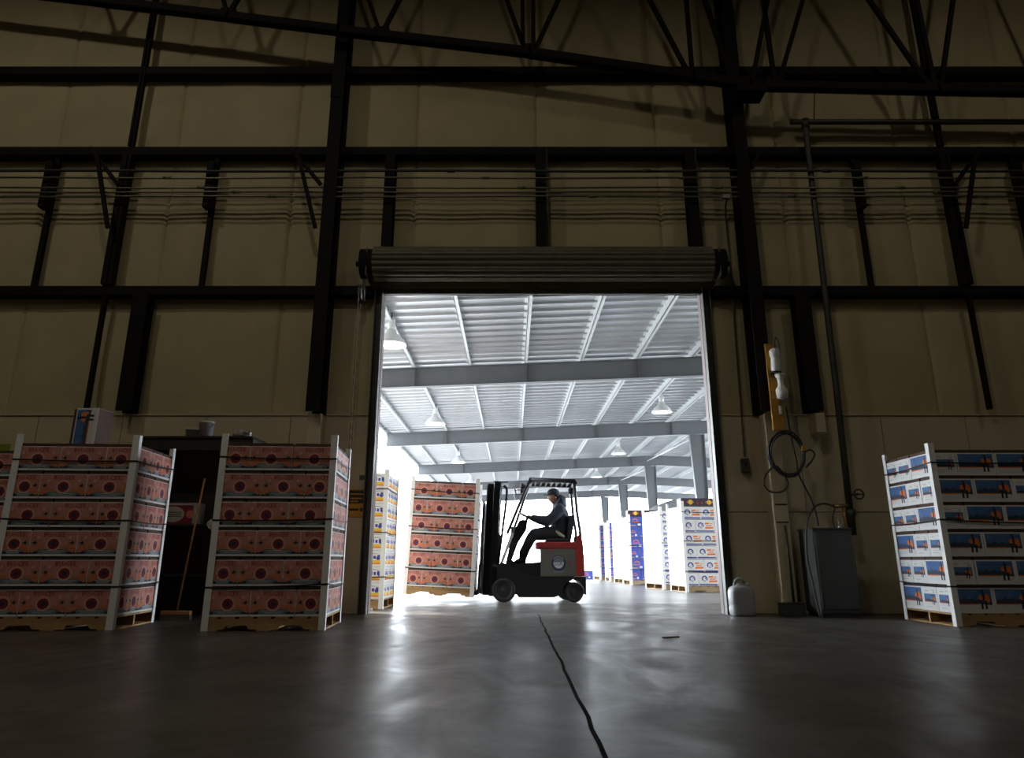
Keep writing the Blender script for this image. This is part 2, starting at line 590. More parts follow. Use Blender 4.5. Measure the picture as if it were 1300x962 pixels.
girts = [(-13.9, 13.9, 8.39, 8.525, 'dark horizontal steel girt behind the sloping roof truss chord'),
         (-13.9, 13.9, 6.885, 7.02, 'dark horizontal steel girt just above the bundle of conduits'),
         (-13.9, -2.12, 4.515, 4.65, 'dark horizontal steel girt beside the door coil on the chain hoist side'),
         (3.05, 13.9, 4.515, 4.65, 'dark horizontal steel girt beside the door coil on the yellow board side')]
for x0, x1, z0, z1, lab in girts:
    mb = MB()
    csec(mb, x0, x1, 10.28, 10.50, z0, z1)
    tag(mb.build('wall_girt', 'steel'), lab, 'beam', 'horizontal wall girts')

# short wide posts under the lower girt
for x, lab in ((-5.54, 'short wide dark steel post on the wall above the upright carton'),
               (4.33, 'short wide dark steel post above a small white end box')):
    mb = MB()
    hsec(mb, x, 10.24, 10.45, .23, 2.74, 4.50)
    tag(mb.build('short_post', 'steel'), lab, 'post', 'posts under the lower girt')
o = MB().box(4.29, 4.43, 10.2, 10.46, 2.42, 2.70, 0, .005).build('end_box', 'wainscot')
tag(o, 'small pale box fixed below the short wide steel post', 'box')

# posts over the door opening
for x, lab in ((-1.92, 'dark post standing over the chain hoist end of the door coil'),
               (0.45, 'dark double post standing over the middle of the door coil'),
               (2.81, 'dark post with a bright conduit over the far end of the door coil')):
    mb = MB()
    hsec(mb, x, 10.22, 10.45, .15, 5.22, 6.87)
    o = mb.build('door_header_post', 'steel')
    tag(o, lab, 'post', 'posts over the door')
    if x > 0:
        MB().tube([(x + .1, 10.26, 5.22), (x + .1, 10.26, 6.97)], .016).build('conduit_riser', 'conduit', o)

# thin struts between the two girts
for x, lab in ((-7.25, 'thin steel strut with a conduit bracket above the outermost coral carton stack'),
               (-4.71, 'thin steel strut with a conduit bracket above the storage booth'),
               (5.45, 'thin steel strut with a conduit bracket beside the tall water pipe'),
               (7.98, 'thin steel strut with a conduit bracket beyond the doubled wind post')):
    mb = MB()
    mb.box(x - .035, x + .035, 10.34, 10.41, 4.66, 6.87)
    o = mb.build('wall_strut', 'steel')
    tag(o, lab, 'post', 'thin struts between the girts')
    MB().box(x - .075, x + .03, 10.19, 10.34, 5.92, 6.72, 0, .008).build('conduit_bracket', 'steel', o)

# wind posts that pass several girts
for x, lab in ((-6.1, 'slim dark wind post running down to the upright carton'),
               (6.85, 'slim doubled dark wind post above the stack of ski picture cartons')):
    o = empty('wind_post', (x, 10.3, 2.75))
    tag(o, lab, 'post', 'slim wind posts')
    for nm, b in (('upper_rod', (-.035, .0, -.03, .05, 4.29, 9.7)), ('upper_rod', (.02, .05, -.03, .05, 4.29, 9.7)),
                  ('middle_post', (-.075, .005, -.06, .08, 1.92, 4.12)), ('middle_post', (.025, .075, -.06, .08, 1.92, 4.12)),
                  ('lower_rod', (-.028, .028, -.03, .04, 0.02, 1.75))):
        MB().box(*b).build(nm, 'steel', o)

# knee braces at the conduits
for x, sg, lab in ((-6.08, -1, 'dark forked brace beside the slim wind post above the carton stacks'),
                   (-2.95, -1, 'dark forked brace joining the steel column near the chain hoist'),
                   (3.61, 1, 'small dark brace on the steel column above the yellow board'),
                   (6.83, 1, 'dark forked brace on the doubled wind post above ski picture cartons')):
    o = empty('knee_brace', (x, 10.1, 5.6))
    tag(o, lab, 'brace', 'forked braces at the conduits')
    if x == 3.61:
        MB().bar((.11, .02, .95), (.32, .1, 1.28), .06, .05).build('brace_bar', 'steel', o)
    else:
        MB().bar((.0, .0, .65), (sg * .52, -.02, 1.28), .06, .04).build('brace_bar', 'steel', o)
        MB().bar((sg * .02, -.03, -.1), (sg * .36, -.05, 1.10), .06, .04).build('brace_bar', 'steel', o)

# conduits
cz = [6.50, 6.38, 6.21, 6.135, 6.06]
cl = ['topmost black', 'second', 'third', 'fourth', 'lowest']
for k, z in enumerate(cz):
    mb = MB()
    path = [(-13.9 + 27.8 * i / 24, 10.13, z + (.008 * math.sin(i * 1.3 + k))) for i in range(25)]
    mb.tube(path, .023 if k == 0 else .016, 8)
    o = mb.build('conduit', 'steel2' if k == 0 else 'conduit')
    tag(o, cl[k] + ' conduit of the five running along the wall above the door', 'conduit', 'conduits along the wall')
    for i, x in enumerate((-5.9, -.95, 2.1, 4.9)):
        x += k * .55
        MB().tube([(x - .06, 10.13, z), (x + .06, 10.13, z)], .03 if k == 0 else .024, 8).build('coupling', 'conduit' if k else 'steel2', o)

# thin vertical conduit with switch box right of the door
o = empty('switch_conduit', (3.32, 10.4, 2.0))
tag(o, 'thin vertical conduit ending in a small dark switch box right of door', 'conduit')
MB().tube([(.0, -.27, 4.06), (.0, -.12, 3.98), (.02, -.02, 3.85), (0.02, 0, 2.8), (-.02, -.02, .1)], .014).build('conduit_pipe', 'conduit', o)
MB().box(-.09, .04, -.29, -.24, 4.02, 4.10, 0, .01).build('junction_fitting', 'conduit', o)
MB().box(-.07, .04, -.03, .06, -.12, .08, 0, .012).build('switch_box', 'steel2', o)
MB().box(-.03, .0, -.045, -.03, -.03, .02).build('switch_toggle', 'steel', o)

# tall water pipe with elbow at the top and valve at the bottom
o = empty('water_pipe', (4.64, 10.2, 0))
tag(o, 'tall dark water pipe with valve running down to the grey cabinet', 'pipe')
MB().tube([(.05, .0, 7.36), (.04, .0, 7.26), (.03, 0, 6), (0, 0, 3), (-.03, 0, 1.35)], .045, 12).build('riser', 'steel2', o)
MB().tube([(-.18, 0, 7.42), (.06, 0, 7.42), (4, 0, 7.42), (9, 0, 7.42)], .045, 12).build('branch', 'steel2', o)
MB().tube([(.05, 0, 7.31), (.05, 0, 7.46)], .062, 12).build('elbow', 'steel2', o)
MB().tube([(.2, 0, 7.46), (.18, -.3, 8.2)], .008, 6).build('hanger_rod', 'steel', o)
MB().tube([(-.03, 0, 1.36), (-.03, 0, 1.28), (-.03, 0, 1.26), (-.03, 0, 1.02)], [.07, .07, .055, .05], 12).build('valve_body', 'steel2', o)
MB().tube([(-.25, -.02, 1.40), (-.06, -.02, 1.41)], .028, 10).build('brass_coupling', 'brass', o)
MB().tube([(-.12, -.02, 1.40), (-.12, -.02, 1.15), (-.08, -.02, 1.08)], .022, 8).build('drain_spout', 'brass', o)
mb = MB(); mb.tube([(.13 * math.cos(a * .5236) * .5 + .1, -.05, 1.56 + .065 * math.sin(a * .5236)) for a in range(12)], .012, 6, True)
mb.tube([(.035, -.05, 1.56), (.165, -.05, 1.56)], .01, 6); mb.tube([(-.03, 0, 1.56), (.1, -.05, 1.56)], .016, 8)
mb.build('valve_wheel', 'steel2', o)

# ------------------------------------------------------------------ roof truss in front of the wall
TY = 9.82
ch = [(-13.5, 10.36), (-6.79, 9.43), (-4.58, 9.12), (-2.78, 8.85), (0.28, 8.43), (2.84, 7.98), (3.72, 7.82), (6.64, 7.74), (13.5, 7.60)]


def chz(x):
    for (a, za), (b, zb) in zip(ch, ch[1:]):
        if a <= x <= b:
            return za + (zb - za) * (x - a) / (b - a)


o = empty('roof_truss', (0, TY, 8.4))
tag(o, 'dark steel roof truss with sloping lower chord high on the wall', 'truss')
mb = MB()
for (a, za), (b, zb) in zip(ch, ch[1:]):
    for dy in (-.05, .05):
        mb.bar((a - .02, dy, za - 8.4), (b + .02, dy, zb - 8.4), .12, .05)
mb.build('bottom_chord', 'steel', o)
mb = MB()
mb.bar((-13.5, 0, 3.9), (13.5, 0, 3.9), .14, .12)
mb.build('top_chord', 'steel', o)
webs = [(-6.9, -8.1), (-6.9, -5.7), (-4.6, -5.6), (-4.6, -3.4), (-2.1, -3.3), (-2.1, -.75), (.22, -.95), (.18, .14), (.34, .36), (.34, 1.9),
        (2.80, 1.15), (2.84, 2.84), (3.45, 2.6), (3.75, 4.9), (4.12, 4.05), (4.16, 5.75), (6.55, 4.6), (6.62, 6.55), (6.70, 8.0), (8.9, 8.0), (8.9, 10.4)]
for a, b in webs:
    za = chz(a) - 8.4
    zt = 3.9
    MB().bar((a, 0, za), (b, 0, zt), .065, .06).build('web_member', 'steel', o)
for a in (-6.9, -4.6, -2.1, .28, 2.84, 3.72, 4.14, 6.64):
    z = chz(a) - 8.4
    MB().prism([(a - .17, z - .03), (a + .17, z - .03), (a + .12, z + .17), (a - .12, z + .17)], -.012, .012).build('gusset_plate', 'steel', o)
MB().box(3.5, 3.95, -.1, .27, -.72, -.62).build('bearing_plate', 'steel', o)

# ------------------------------------------------------------------ rolling door (rolled up)
door = struct(empty('door_1', (0.46, 10.1, 5.0)))
cy, czr, rad = 0.07, -0.045, 0.245
nsl = 18
xw = 2.52


def slat_prof(a0, a1):
    pts = []
    for k in range(5):
        t = k / 4
        a = a0 + (a1 - a0) * t
        r = rad + .020 * math.sin(math.pi * t)
        pts.append((cy - r * math.sin(a), czr + r * math.cos(a)))
    for k in range(4, -1, -1):
        t = k / 4
        a = a0 + (a1 - a0) * t
        pts.append((cy - (rad - .012) * math.sin(a), czr + (rad - .012) * math.cos(a)))
    return pts


for k in range(nsl):
    a0 = 2 * math.pi * k / nsl
    a1 = 2 * math.pi * (k + .93) / nsl
    mb = MB()
    mb.prism(slat_prof(a0, a1), -xw, xw, 'x')
    mb.build('slat', 'doorslat', door)
mb = MB(); mb.tube([(-2.72, cy, czr), (2.72, cy, czr)], .228, 24)
mb.tube([(-2.80, cy, czr), (2.80, cy, czr)], .04, 12)
mb.build('barrel', 'black', door)
for sx in (-1, 1):
    mb = MB()
    x = sx * 2.60
    mb.box(min(x, x + sx * .015), max(x, x + sx * .015), -.13, .36, -.30, .14)
    mb.build('end_bracket', 'guide', door)
    mb = MB()
    gx = sx * 2.468
    mb.box(gx - .057, gx + .057, .33, .385, -5.0, -.34)
    mb.box(gx - .057, gx - .043, .24, .33, -5.0, -.34)
    mb.box(gx + .043, gx + .057, .24, .33, -5.0, -.34)
    mb.build('guide_rail', 'guide', door)
mb = MB(); mb.box(-2.41, 2.41, .28, .32, -.44, -.36, 0, .006)
mb.box(-2.41, 2.41, .32, .36, -.42, -.405)
mb.build('bottom_bar', 'guide', door)
# chain hoist on the left end
hoist = MB()
hoist.lathe([(0, -.03), (.10, -.03), (.12, -.015), (.085, 0), (.12, .015), (.10, .03), (0, .03)], 18,
            Matrix.Translation((-2.70, .05, -.52)) @ Matrix.Rotation(R(90), 4, 'Y'))
hoist.bar((-2.66, .05, -.3), (-2.66, .1, -.62), .03, .08)
hoist = hoist.build('chain_wheel', 'guide', door)
mb = MB()
for s_ in (-1, 1):
    n = 46
    for k in range(n):
        z = -.55 - (3.55) * k / n
        y = .02 + s_ * .09 * (1 - .35 * k / n)
        if k % 2:
            mb.box(-2.708, -2.692, y - .004, y + .004, z - .085, z)
        else:
            mb.box(-2.704, -2.696, y - .008, y + .008, z - .085, z)
mb.tube([(-2.70, .02 + .06 * math.cos(R(a)), -4.12 - .05 * math.sin(R(a))) for a in range(0, 181, 20)], .006, 6)
mb.build('hoist_chain', 'conduit', door)['kind'] = 'stuff'
MB().box(-2.60, -2.53, .24, .32, -3.22, -3.16).build('chain_keeper', 'guide', door)

# ------------------------------------------------------------------ sign by the hoist
o = MB().box(-2.32, -2.05, WY - .035, WY - .027, 1.27, 1.66, 0, .002).build('warning_sign', 'signyellow')
tag(o, 'small yellow and brown warning sign on the wall beside the hoist chain', 'sign')
mb = MB()
f = Face(mb, (-2.32, WY - .035, 1.27), (1, 0, 0), (0, 0, 1))
f.rect(.02, .25, .19, .37, .001, 0)
o2 = mb.build('sign_print', ['signbrown', 'signyellow'], o)
mb = MB(); f = Face(mb, (-2.32, WY - .035, 1.27), (1, 0, 0), (0, 0, 1))
for k, (z, a, b) in enumerate(((.31, .04, .23), (.25, .05, .21), (.21, .05, .16))):
    f.rect(a, b, z, z + .018, .002, 0)
mb.build('sign_line', 'signyellow', o)
mb = MB(); f = Face(mb, (-2.32, WY - .035, 1.27), (1, 0, 0), (0, 0, 1))
f.rect(.04, .17, .09, .12, .001, 0); f.rect(.19, .23, .08, .13, .001, 0)
mb.build('sign_line', 'signbrown', o)

# ================================================================== CANOPY OUTSIDE
XE, XR = -5.1, 7.9            # eave and ridge line
BEAMS = [19.0, 29.0, 39.2, 49.2, 59.2]


def pz(x):                    # underside of the purlins
    return 5.74 + .04 * x if x <= XR else 5.74 + .04 * XR - .05 * (x - XR)


# ribbed roof sheet: ribs run across, from eave to ridge and down the other side
prof = [(0, 0), (.36, 0), (.385, .05), (.435, .05), (.459, 0)]
roof = struct(empty('canopy_roof', (0, 10.64, 5.9)))
for xa, xb in ((XE - .15, XR), (XR, 16.0)):
    mb = MB()
    n = len(prof)
    vs = []
    for up in (0, .05):
        for x in (xa, xb):
            for (yy, dz) in prof:
                vs.append((x, yy, pz(x) + .215 - dz + up - 5.9))
    fs = [(k, k + 1, n + k + 1, n + k) for k in range(n - 1)]
    fs += [(3 * n + k, 3 * n + k + 1, 2 * n + k + 1, 2 * n + k) for k in range(n - 1)]
    fs += [(n - 1, 3 * n - 1, 4 * n - 1, 2 * n - 1), (n, 3 * n, 2 * n, 0)]
    fs += [(k, 2 * n + k, 2 * n + k + 1, k + 1) for k in range(n - 1)] + [(n + k, n + k + 1, 3 * n + k + 1, 3 * n + k) for k in range(n - 1)]
    mb.add(vs, fs)
    sheet = mb.mesh('roof_sheet', 'deck')
    for k in range(111):
        link('roof_sheet', sheet, roof, Matrix.Translation((0, .46 * k, 0)))

pxs = [XE] + [0.34 + 1.5 * k for k in range(-3, 6)] + [9.4, 10.9, 12.4, 13.9]
ORD = ['first', 'second', 'third', 'fourth', 'fifth', 'sixth', 'seventh', 'eighth', 'ninth', 'tenth', 'eleventh', 'twelfth', 'thirteenth']
for ip, x in enumerate(pxs):
    z = pz(x)
    mb = MB()
    mb.box(x - .008, x + .008, 10.64, 61, z, z + .21)
    mb.box(x - .008, x + .075, 10.64, 61, z, z + .010)
    mb.box(x - .075, x + .008, 10.64, 61, z + .20, z + .21)
    o = mb.build('roof_purlin', 'purlin')
    lab = 'pale steel roof purlin, ' + ORD[max(0, ip - 1)] + ' in from the canopy eave purlin'
    if x == XE:
        lab = 'pale steel eave purlin along the open edge of the canopy'
    tag(o, lab, 'purlin', None if x == XE else 'purlins under the canopy roof')

bl = ['nearest wide', 'second', 'third', 'fourth', 'last']
bl = ['grey steel canopy beam spanning the doorway nearest the warehouse wall',
      'grey steel canopy beam meeting the widest tapered column',
      'grey steel canopy beam third out from the warehouse wall',
      'grey steel canopy beam fourth out from the warehouse wall',
      'grey steel canopy beam farthest out from the warehouse wall']
for yb, lab in zip(BEAMS, bl):
    o = empty('canopy_beam', (0, yb, 5.2))
    tag(o, lab, 'beam', 'canopy cross beams')
    for (a, b, nm) in ((XE + .1, XR, 'beam_span'), (XR, 15.5, 'rear_span')):
        mb = MB()
        za, zb = pz(a) - 5.2 - .005, pz(b) - 5.2 - .005
        d = .52
        mb.prism([(a, za - d), (b, zb - d), (b, zb), (a, za)], -.006, .006)
        for dz in (0, -d + .014):
            mb.prism([(a, za - .014 + dz), (b, zb - .014 + dz), (b, zb + dz), (a, za + dz)], -.10, .10)
        mb.build(nm, 'beam', o)
    for x in (-2.6, .4, 3.4, 6.4):
        z = pz(x) - 5.2
        MB().box(x - .005, x + .005, -.09, .09, z - .50, z - .02).build('stiffener', 'beam', o)

cl = ['grey tapered canopy column partly hidden by the door jamb', 'grey tapered canopy column behind the dome tank',
      'grey tapered canopy column standing behind the blue carton stack', 'grey tapered canopy column beyond the blue carton stacks', 'slim far grey tapered canopy column at the end of the canopy']
for yb, lab in zip(BEAMS, cl):
    o = empty('canopy_column', (7.35, yb, 0))
    tag(o, lab, 'column', 'tapered canopy columns')
    zt = pz(7.3) - .53
    mb = MB()
    mb.prism([(-.02, 0), (.28, 0), (.30, zt), (-.28, zt)], -.006, .006)
    for (p, q) in (((-.02, 0), (-.28, zt)), ((.28, 0), (.30, zt))):
        mb.add([(p[0] - .008, -.11, p[1]), (p[0] + .008, -.11, p[1]), (q[0] + .008, -.11, q[1]), (q[0] - .008, -.11, q[1]),
                (p[0] - .008, .11, p[1]), (p[0] + .008, .11, p[1]), (q[0] + .008, .11, q[1]), (q[0] - .008, .11, q[1])],
               [(0, 1, 2, 3), (7, 6, 5, 4), (0, 4, 5, 1), (1, 5, 6, 2), (2, 6, 7, 3), (3, 7, 4, 0)])
    mb.build('shaft', 'beam', o)
    MB().box(-.1, .36, -.16, .16, 0, .025).build('base_plate', 'beam', o)
# cross-bracing rods between columns
for ya, yb, lab in ((29, 39.2, 'thin brace rod slanting between the widest tapered column and the next'),
                    (39.2, 49.2, 'thin brace rod slanting between the farther tapered columns')):
    o = MB().tube([(7.2, ya + .1, 5.35), (7.2, yb - .1, 5.95 - .2)], .03, 8).build('brace_rod', 'purlin')
    tag(o, lab, 'brace rod')


# ------------------------------------------------------------------ high-bay lamps
def make_lamp(name='high_bay_lamp', glow='lampglow'):
    o = empty(name)
    mb = MB()
    mb.lathe([(.07, .36), (.11, .34), (.13, .26), (.27, .14), (.335, .03), (.345, 0), (.325, 0), (.315, .03), (.255, .13), (.11, .25), (0, .26)], 28)
    mb.build('shade', 'enamel', o)
    mb = MB(); mb.lathe([(0, .60), (.05, .60), (.08, .58), (.085, .38), (.07, .35), (0, .35)], 18)
    mb.build('ballast_housing', 'enamel', o)
    MB().tube([(0, 0, .58), (0, 0, .74)], .012, 8).build('hanger', 'steel2', o)
    mb = MB(); mb.lathe([(0, .03), (.29, .03), (.30, .045), (0, .05)], 24)
    mb.build('lens', glow, o)
    return o


lamp = make_lamp()
spots = [(-2.6, 15.0), (-2.6, 24.5), (-2.55, 34.8), (-2.5, 44.8), (5.0, 24.0), (4.95, 34.0), (5.05, 44.0), (5.0, 14.2)]
ll = ['glowing bell-shaped lamp cut by the chain hoist side door jamb', 'glowing bell-shaped lamp above the load of coral cartons, in the second canopy bay',
      'glowing bell-shaped lamp beyond the load of coral cartons, in the third canopy bay', 'small glowing bell-shaped lamp just over the forklift mast',
      'glowing bell-shaped lamp beside the widest tapered column', 'glowing bell-shaped lamp between the two farther tapered columns', 'small glowing bell-shaped lamp just beyond the forklift roof guard',
      'bell-shaped lamp hidden behind the wall by the yellow board']
for i, ((x, y), lab) in enumerate(zip(spots[:7], ll)):
    o = lamp if i == 0 else copy_tree(lamp)
    o.location = (x, y, pz(x) + .21 - .74)
    tag(o, lab, 'lamp', 'lamps under the canopy')

# the hall's own lamps, high under its ceiling
hall = [(-8.5, 3.2, 1.15), (8.5, 3.2, 0.58), (-1.5, 1.0, 1.0), (-8.5, -7.0, .8), (8.5, -7.0, .3)]
HL = ['above the coral carton stacks', 'above the ski carton stack', 'before the rolling door', 'at the back on the coral carton side', 'at the back on the ski carton side']
for i, (x, y, k) in enumerate(hall):
    o = copy_tree(lamp)
    o.name = 'hall_lamp'
    o.location = (x, y, 11.85)
    tag(o, 'bell-shaped lamp under the hall ceiling ' + HL[i], 'lamp', 'lamps under the hall ceiling')
    ld = bpy.data.lights.new('bulb', 'SPOT')
    ld.energy = LAMP * 4 * k
    ld.color = (1.0, 0.93, 0.78)
    ld.shadow_soft_size = .28
    ld.spot_size = R(168)
    ld.spot_blend = .35
    lo = bpy.data.objects.new('bulb', ld)
    COL.objects.link(lo); lo.parent = o
    lo.location = (0, 0, -.03)

# ================================================================== CARTONS ON PALLETS
BL, BS, BH = .446, .296, .262        # carton body
PITCH = .298
CM = ['white', 'kraft', 'pink', 'lightpink', 'red', 'maroon', 'navy', 'slate', 'orange', 'leaf', 'greytext',
      'skyblue', 'peaks', 'snow', 'jacketor', 'figure', 'yellow', 'indigo', 'boxblue']
CI = {n: i for i, n in enumerate(CM)}


def faces_of(mb, bl, bs, z0):
    hx, hy = bl / 2, bs / 2
    return [(Face(mb, (-hx, -hy, z0), (1, 0, 0), (0, 0, 1)), bl), (Face(mb, (hx, -hy, z0), (0, 1, 0), (0, 0, 1)), bs),
            (Face(mb, (hx, hy, z0), (-1, 0, 0), (0, 0, 1)), bl), (Face(mb, (-hx, hy, z0), (0, -1, 0), (0, 0, 1)), bs)]


def d_citrus(f, wd, h):
    i = CI
    f.rect(.004, wd - .004, .024, h - .006, .0008, i['pink'])
    f.rect(.004, wd - .004, .024, .074, .0014, i['slate'])
    c = wd / 2
    f.disc(c, .125, .074, .0016, i['lightpink'], 18)
    f.disc(c, .125, .054, .0022, i['maroon'], 16)
    f.disc(c, .125, .022, .0028, i['navy'], 10)
    f.text('BU-CEE', c, .203, .044, .0022, i['red'], wd * .66)
    for s_ in (-1, 1):
        e = c + s_ * (wd / 2 - .045)
        f.poly([(e - .05, .025), (e + .043, .025), (e + .040, .052), (e - .035, .046)], .0020, i['navy'])
        for dx, dz, r in ((-.012 * s_, .092, .035), (.016 * s_, .066, .028)):
            f.disc(e + dx, dz, r, .0022 + abs(dx) * .01, i['orange'], 12)
        f.poly([(e - .040, .150), (e, .120), (e + .038, .156), (e + .016, .140), (e + .002, .162), (e - .014, .138)], .0036, i['leaf'])
        if wd > .4:
            e2 = c + s_ * .108
            f.disc(e2, .090, .021, .0024, i['orange'], 10)
            f.disc(c + s_ * .150, .19, .020, .0020, i['lightpink'], 8)
    f.rect(c - wd * .26, c + wd * .26, .050, .058, .0026, i['greytext'])
    f.rect(c - wd * .20, c + wd * .20, .034, .042, .0026, i['greytext'])


def d_ski(f, wd, h):
    i = CI
    if wd > .4:
        a, b, z0, z1 = .022, wd - .022, .038, h - .014
    else:
        a, b, z0, z1 = .03, wd - .03, .065, .185
        f.rect(.05, .13, .215, .222, .001, i['greytext']); f.rect(.17, .25, .225, .230, .001, i['greytext'])
        f.rect(.05, .17, .04, .045, .001, i['greytext'])
        f.disc(.235, .205, .013, .001, i['greytext'], 8)
    H = z1 - z0; W_ = b - a
    f.rect(a, b, z0, z1, .0008, i['skyblue'])
    pk = [(0, .42), (.08, .55), (.15, .47), (.25, .60), (.36, .50), (.47, .58), (.56, .46), (.68, .52), (.80, .40), (1, .45), (1, .24), (0, .24)]
    f.poly([(a + p * W_, z0 + q * H) for p, q in pk], .0014, i['peaks'])
    f.poly([(a, z0), (b, z0), (b, z0 + .22 * H), (a + .5 * W_, z0 + .30 * H), (a, z0 + .26 * H)], .0020, i['snow'])
    f.rect(a + .02 * W_, a + .62 * W_, z0 + .24 * H, z0 + .295 * H, .0026, i['jacketor'])
    c = a + .77 * W_
    for dx in (-.055, .06):
        f.poly([(c + (dx - .035) * W_, z0 + .03 * H), (c + (dx + .025) * W_, z0 + .03 * H), (c + (dx + .03) * W_, z0 + .55 * H), (c + (dx - .02) * W_, z0 + .55 * H)], .0030, i['figure'])
    f.disc(c - .06 * W_, z0 + .60 * H, .062 * W_, .0034, i['jacketor'], 10, .13 * H)
    f.disc(c + .085 * W_, z0 + .60 * H, .085 * W_, .0036, i['jacketor'], 10, .17 * H)
    f.disc(c + .13 * W_, z0 + .47 * H, .045 * W_, .0038, i['jacketor'], 8, .14 * H)
    f.disc(c + .01 * W_, z0 + .66 * H, .035 * W_, .0042, i['figure'], 8, .22 * H)
    f.disc(c - .005 * W_, z0 + .90 * H, .03 * W_, .0042, i['figure'], 8, .07 * H)


def d_yellow(f, wd, h):
    i = CI
    f.rect(.03, wd - .03, .035, h * .42, .0008, i['yellow'])
    f.rect(.03, wd - .03, .035, .055, .0014, i['jacketor'])
    n = 6 if wd > .4 else 4
    for k in range(n):
        a = .045 + (wd - .09) * k / n
        f.rect(a, a + (wd - .09) / n * .68, h * .50, h * (.70 + .06 * (k % 2)), .0008, i['indigo'])
    f.poly([(.05, h * .80), (wd * .5, h * .88), (wd - .05, h * .80), (wd * .5, h * .84)], .0008, i['indigo'])
    f.disc(wd * .80, h * .55, .03, .0014, i['indigo'], 10)


def d_rider(f, wd, h):
    i = CI
    f.rect(.01, wd - .01, .012, .04, .0008, i['indigo'])
    f.rect(.02, wd * .6, .048, .056, .0008, i['greytext'])
    c = wd * .30 if wd > .4 else wd * .5
    f.ring(c, .15, .042, .070, .0012, i['indigo'], 14, -.6, 3.75)
    f.disc(c - .005, .115, .035, .0016, i['greytext'], 10)
    f.disc(c + .012, .15, .030, .0020, i['white'], 10)
    f.disc(c + .02, .16, .012, .0026, i['indigo'], 8)
    if wd > .4:
        a = wd * .52
        for k, (x0, x1, z0, z1) in enumerate(((0, .10, .175, .215), (.02, .16, .13, .165), (.0, .19, .075, .12), (.11, .18, .18, .20))):
            f.poly([(a + x0, z0), (a + x1, z0 + .004), (a + x1 + .008, z1), (a + x0 + .008, z1 - .004)], .0012, i['jacketor' if k != 1 else 'lightpink'])


def d_blue(f, wd, h):
    i = CI
    f.rect(.0, wd, .0, h, .0006, i['boxblue'])
    f.ring(wd * .45, .13, wd * .18, wd * .23, .0012, i['jacketor'], 10, .5, 2.6)
    f.poly([(wd * .2, .12), (wd * .7, .13), (wd * .72, .15), (wd * .22, .14)], .0014, i['jacketor'])
    f.rect(wd * .62, wd * .8, .035, .09, .0012, i['white'])
    f.rect(wd * .1, wd * .5, .03, .045, .0012, i['yellow'])


def d_plain(f, wd, h):
    i = CI
    f.rect(.03, wd * .3, h * .78, h * .85, .0008, i['greytext'])
    f.rect(wd * .6, wd - .04, .03, .05, .0008, i['indigo'])


def d_dark(f, wd, h):
    i = CI
    f.rect(0, wd, 0, h, .0006, i['figure'])
    f.poly([(wd * .28, h * .5), (wd * .5, h * .12), (wd * .72, h * .5), (wd * .5, h * .92)], .0012, i['orange'])
    f.disc(wd * .5, h * .5, .05, .0018, i['yellow'], 8)
    f.disc(wd * .12, h * .4, .03, .0014, i['red'], 8)
    f.disc(wd * .88, h * .4, .03, .0014, i['red'], 8)


def carton_mesh(name, design, body='white', lid='kraft', bl=BL, bs=BS, bh=BH, pitch=PITCH, only=None):
    mb = MB()
    mb.box(-bl / 2, bl / 2, -bs / 2, bs / 2, 0, bh, CI[body], .003)
    mb.box(-bl / 2 + .010, bl / 2 - .010, -bs / 2 + .010, bs / 2 - .010, bh, pitch - .0015, CI[lid])
    mb.add([(-bl / 2 + .004, -bs / 2 + .004, -.0006), (-bl / 2 + .004, bs / 2 - .004, -.0006), (bl / 2 - .004, bs / 2 - .004, -.0006), (bl / 2 - .004, -bs / 2 + .004, -.0006)], [(0, 1, 2, 3)], CI['kraft'])
    for k, (f, wd) in enumerate(faces_of(mb, bl, bs, 0)):
        if only is None or k == only:
            design(f, wd, bh)
    return mb.mesh(name, CM)


KIND = dict(
    citrus=carton_mesh('citrus_carton', d_citrus),
    ski=carton_mesh('ski_carton', d_ski),
    yellow=carton_mesh('yellow_band_carton', d_yellow, 'white', 'white', BL, BS, .222, .232),
    rider=carton_mesh('portrait_carton', d_rider, 'white', 'slate', BL, BS, .276, .292, 0),
    rider_turned=carton_mesh('portrait_carton_end', d_rider, 'white', 'slate', BL, BS, .276, .292, 3),
    blue=carton_mesh('blue_carton', d_blue, 'white', 'navy', BL, BS, .285, PITCH, 0),
    blue_turned=carton_mesh('blue_carton_end', d_blue, 'white', 'navy', BL, BS, .285, PITCH, 3),
    plain=carton_mesh('white_carton', d_plain, 'white', 'white', BL, BS, .285, PITCH),
    dark=carton_mesh('dark_tray', d_dark, 'figure', 'figure', BL, BS, .17, .18),
)
LAY = [(.15, .225, 1), (.525, .15, 0), (.975, .15, 0), (.225, .60, 0), (.225, .90, 0), (.975, .45, 0), (1.05, .825, 1), (.675, .90, 0)]
SW, SD = 1.2, 1.05
KEEP = dict(left=(0, 1, 2, 3, 4), right=(0, 1, 2, 5, 6))


# ---- pallet pieces share their meshes
def pallet_meshes(wood):
    d = {}
    mb = MB()
    h0, h1 = .018, .120
    pts = [(0, h0)]
    for c in (.33, .87):
        pts += [(c - .13, h0), (c - .10, h0 + .038), (c + .10, h0 + .038), (c + .13, h0)]
    pts += [(SW, h0), (SW, h1), (0, h1)]
    mb.prism(pts, -.019, .019)
    d['stringer'] = mb.mesh('stringer', wood)
    mb = MB(); mb.box(-.07, .07, 0, SD, 0, .018, 0, .002)
    d['deck_board'] = mb.mesh('deck_board', wood)
    return d


PAL = {'wood': pallet_meshes('wood'), 'woodold': pallet_meshes('woodold')}


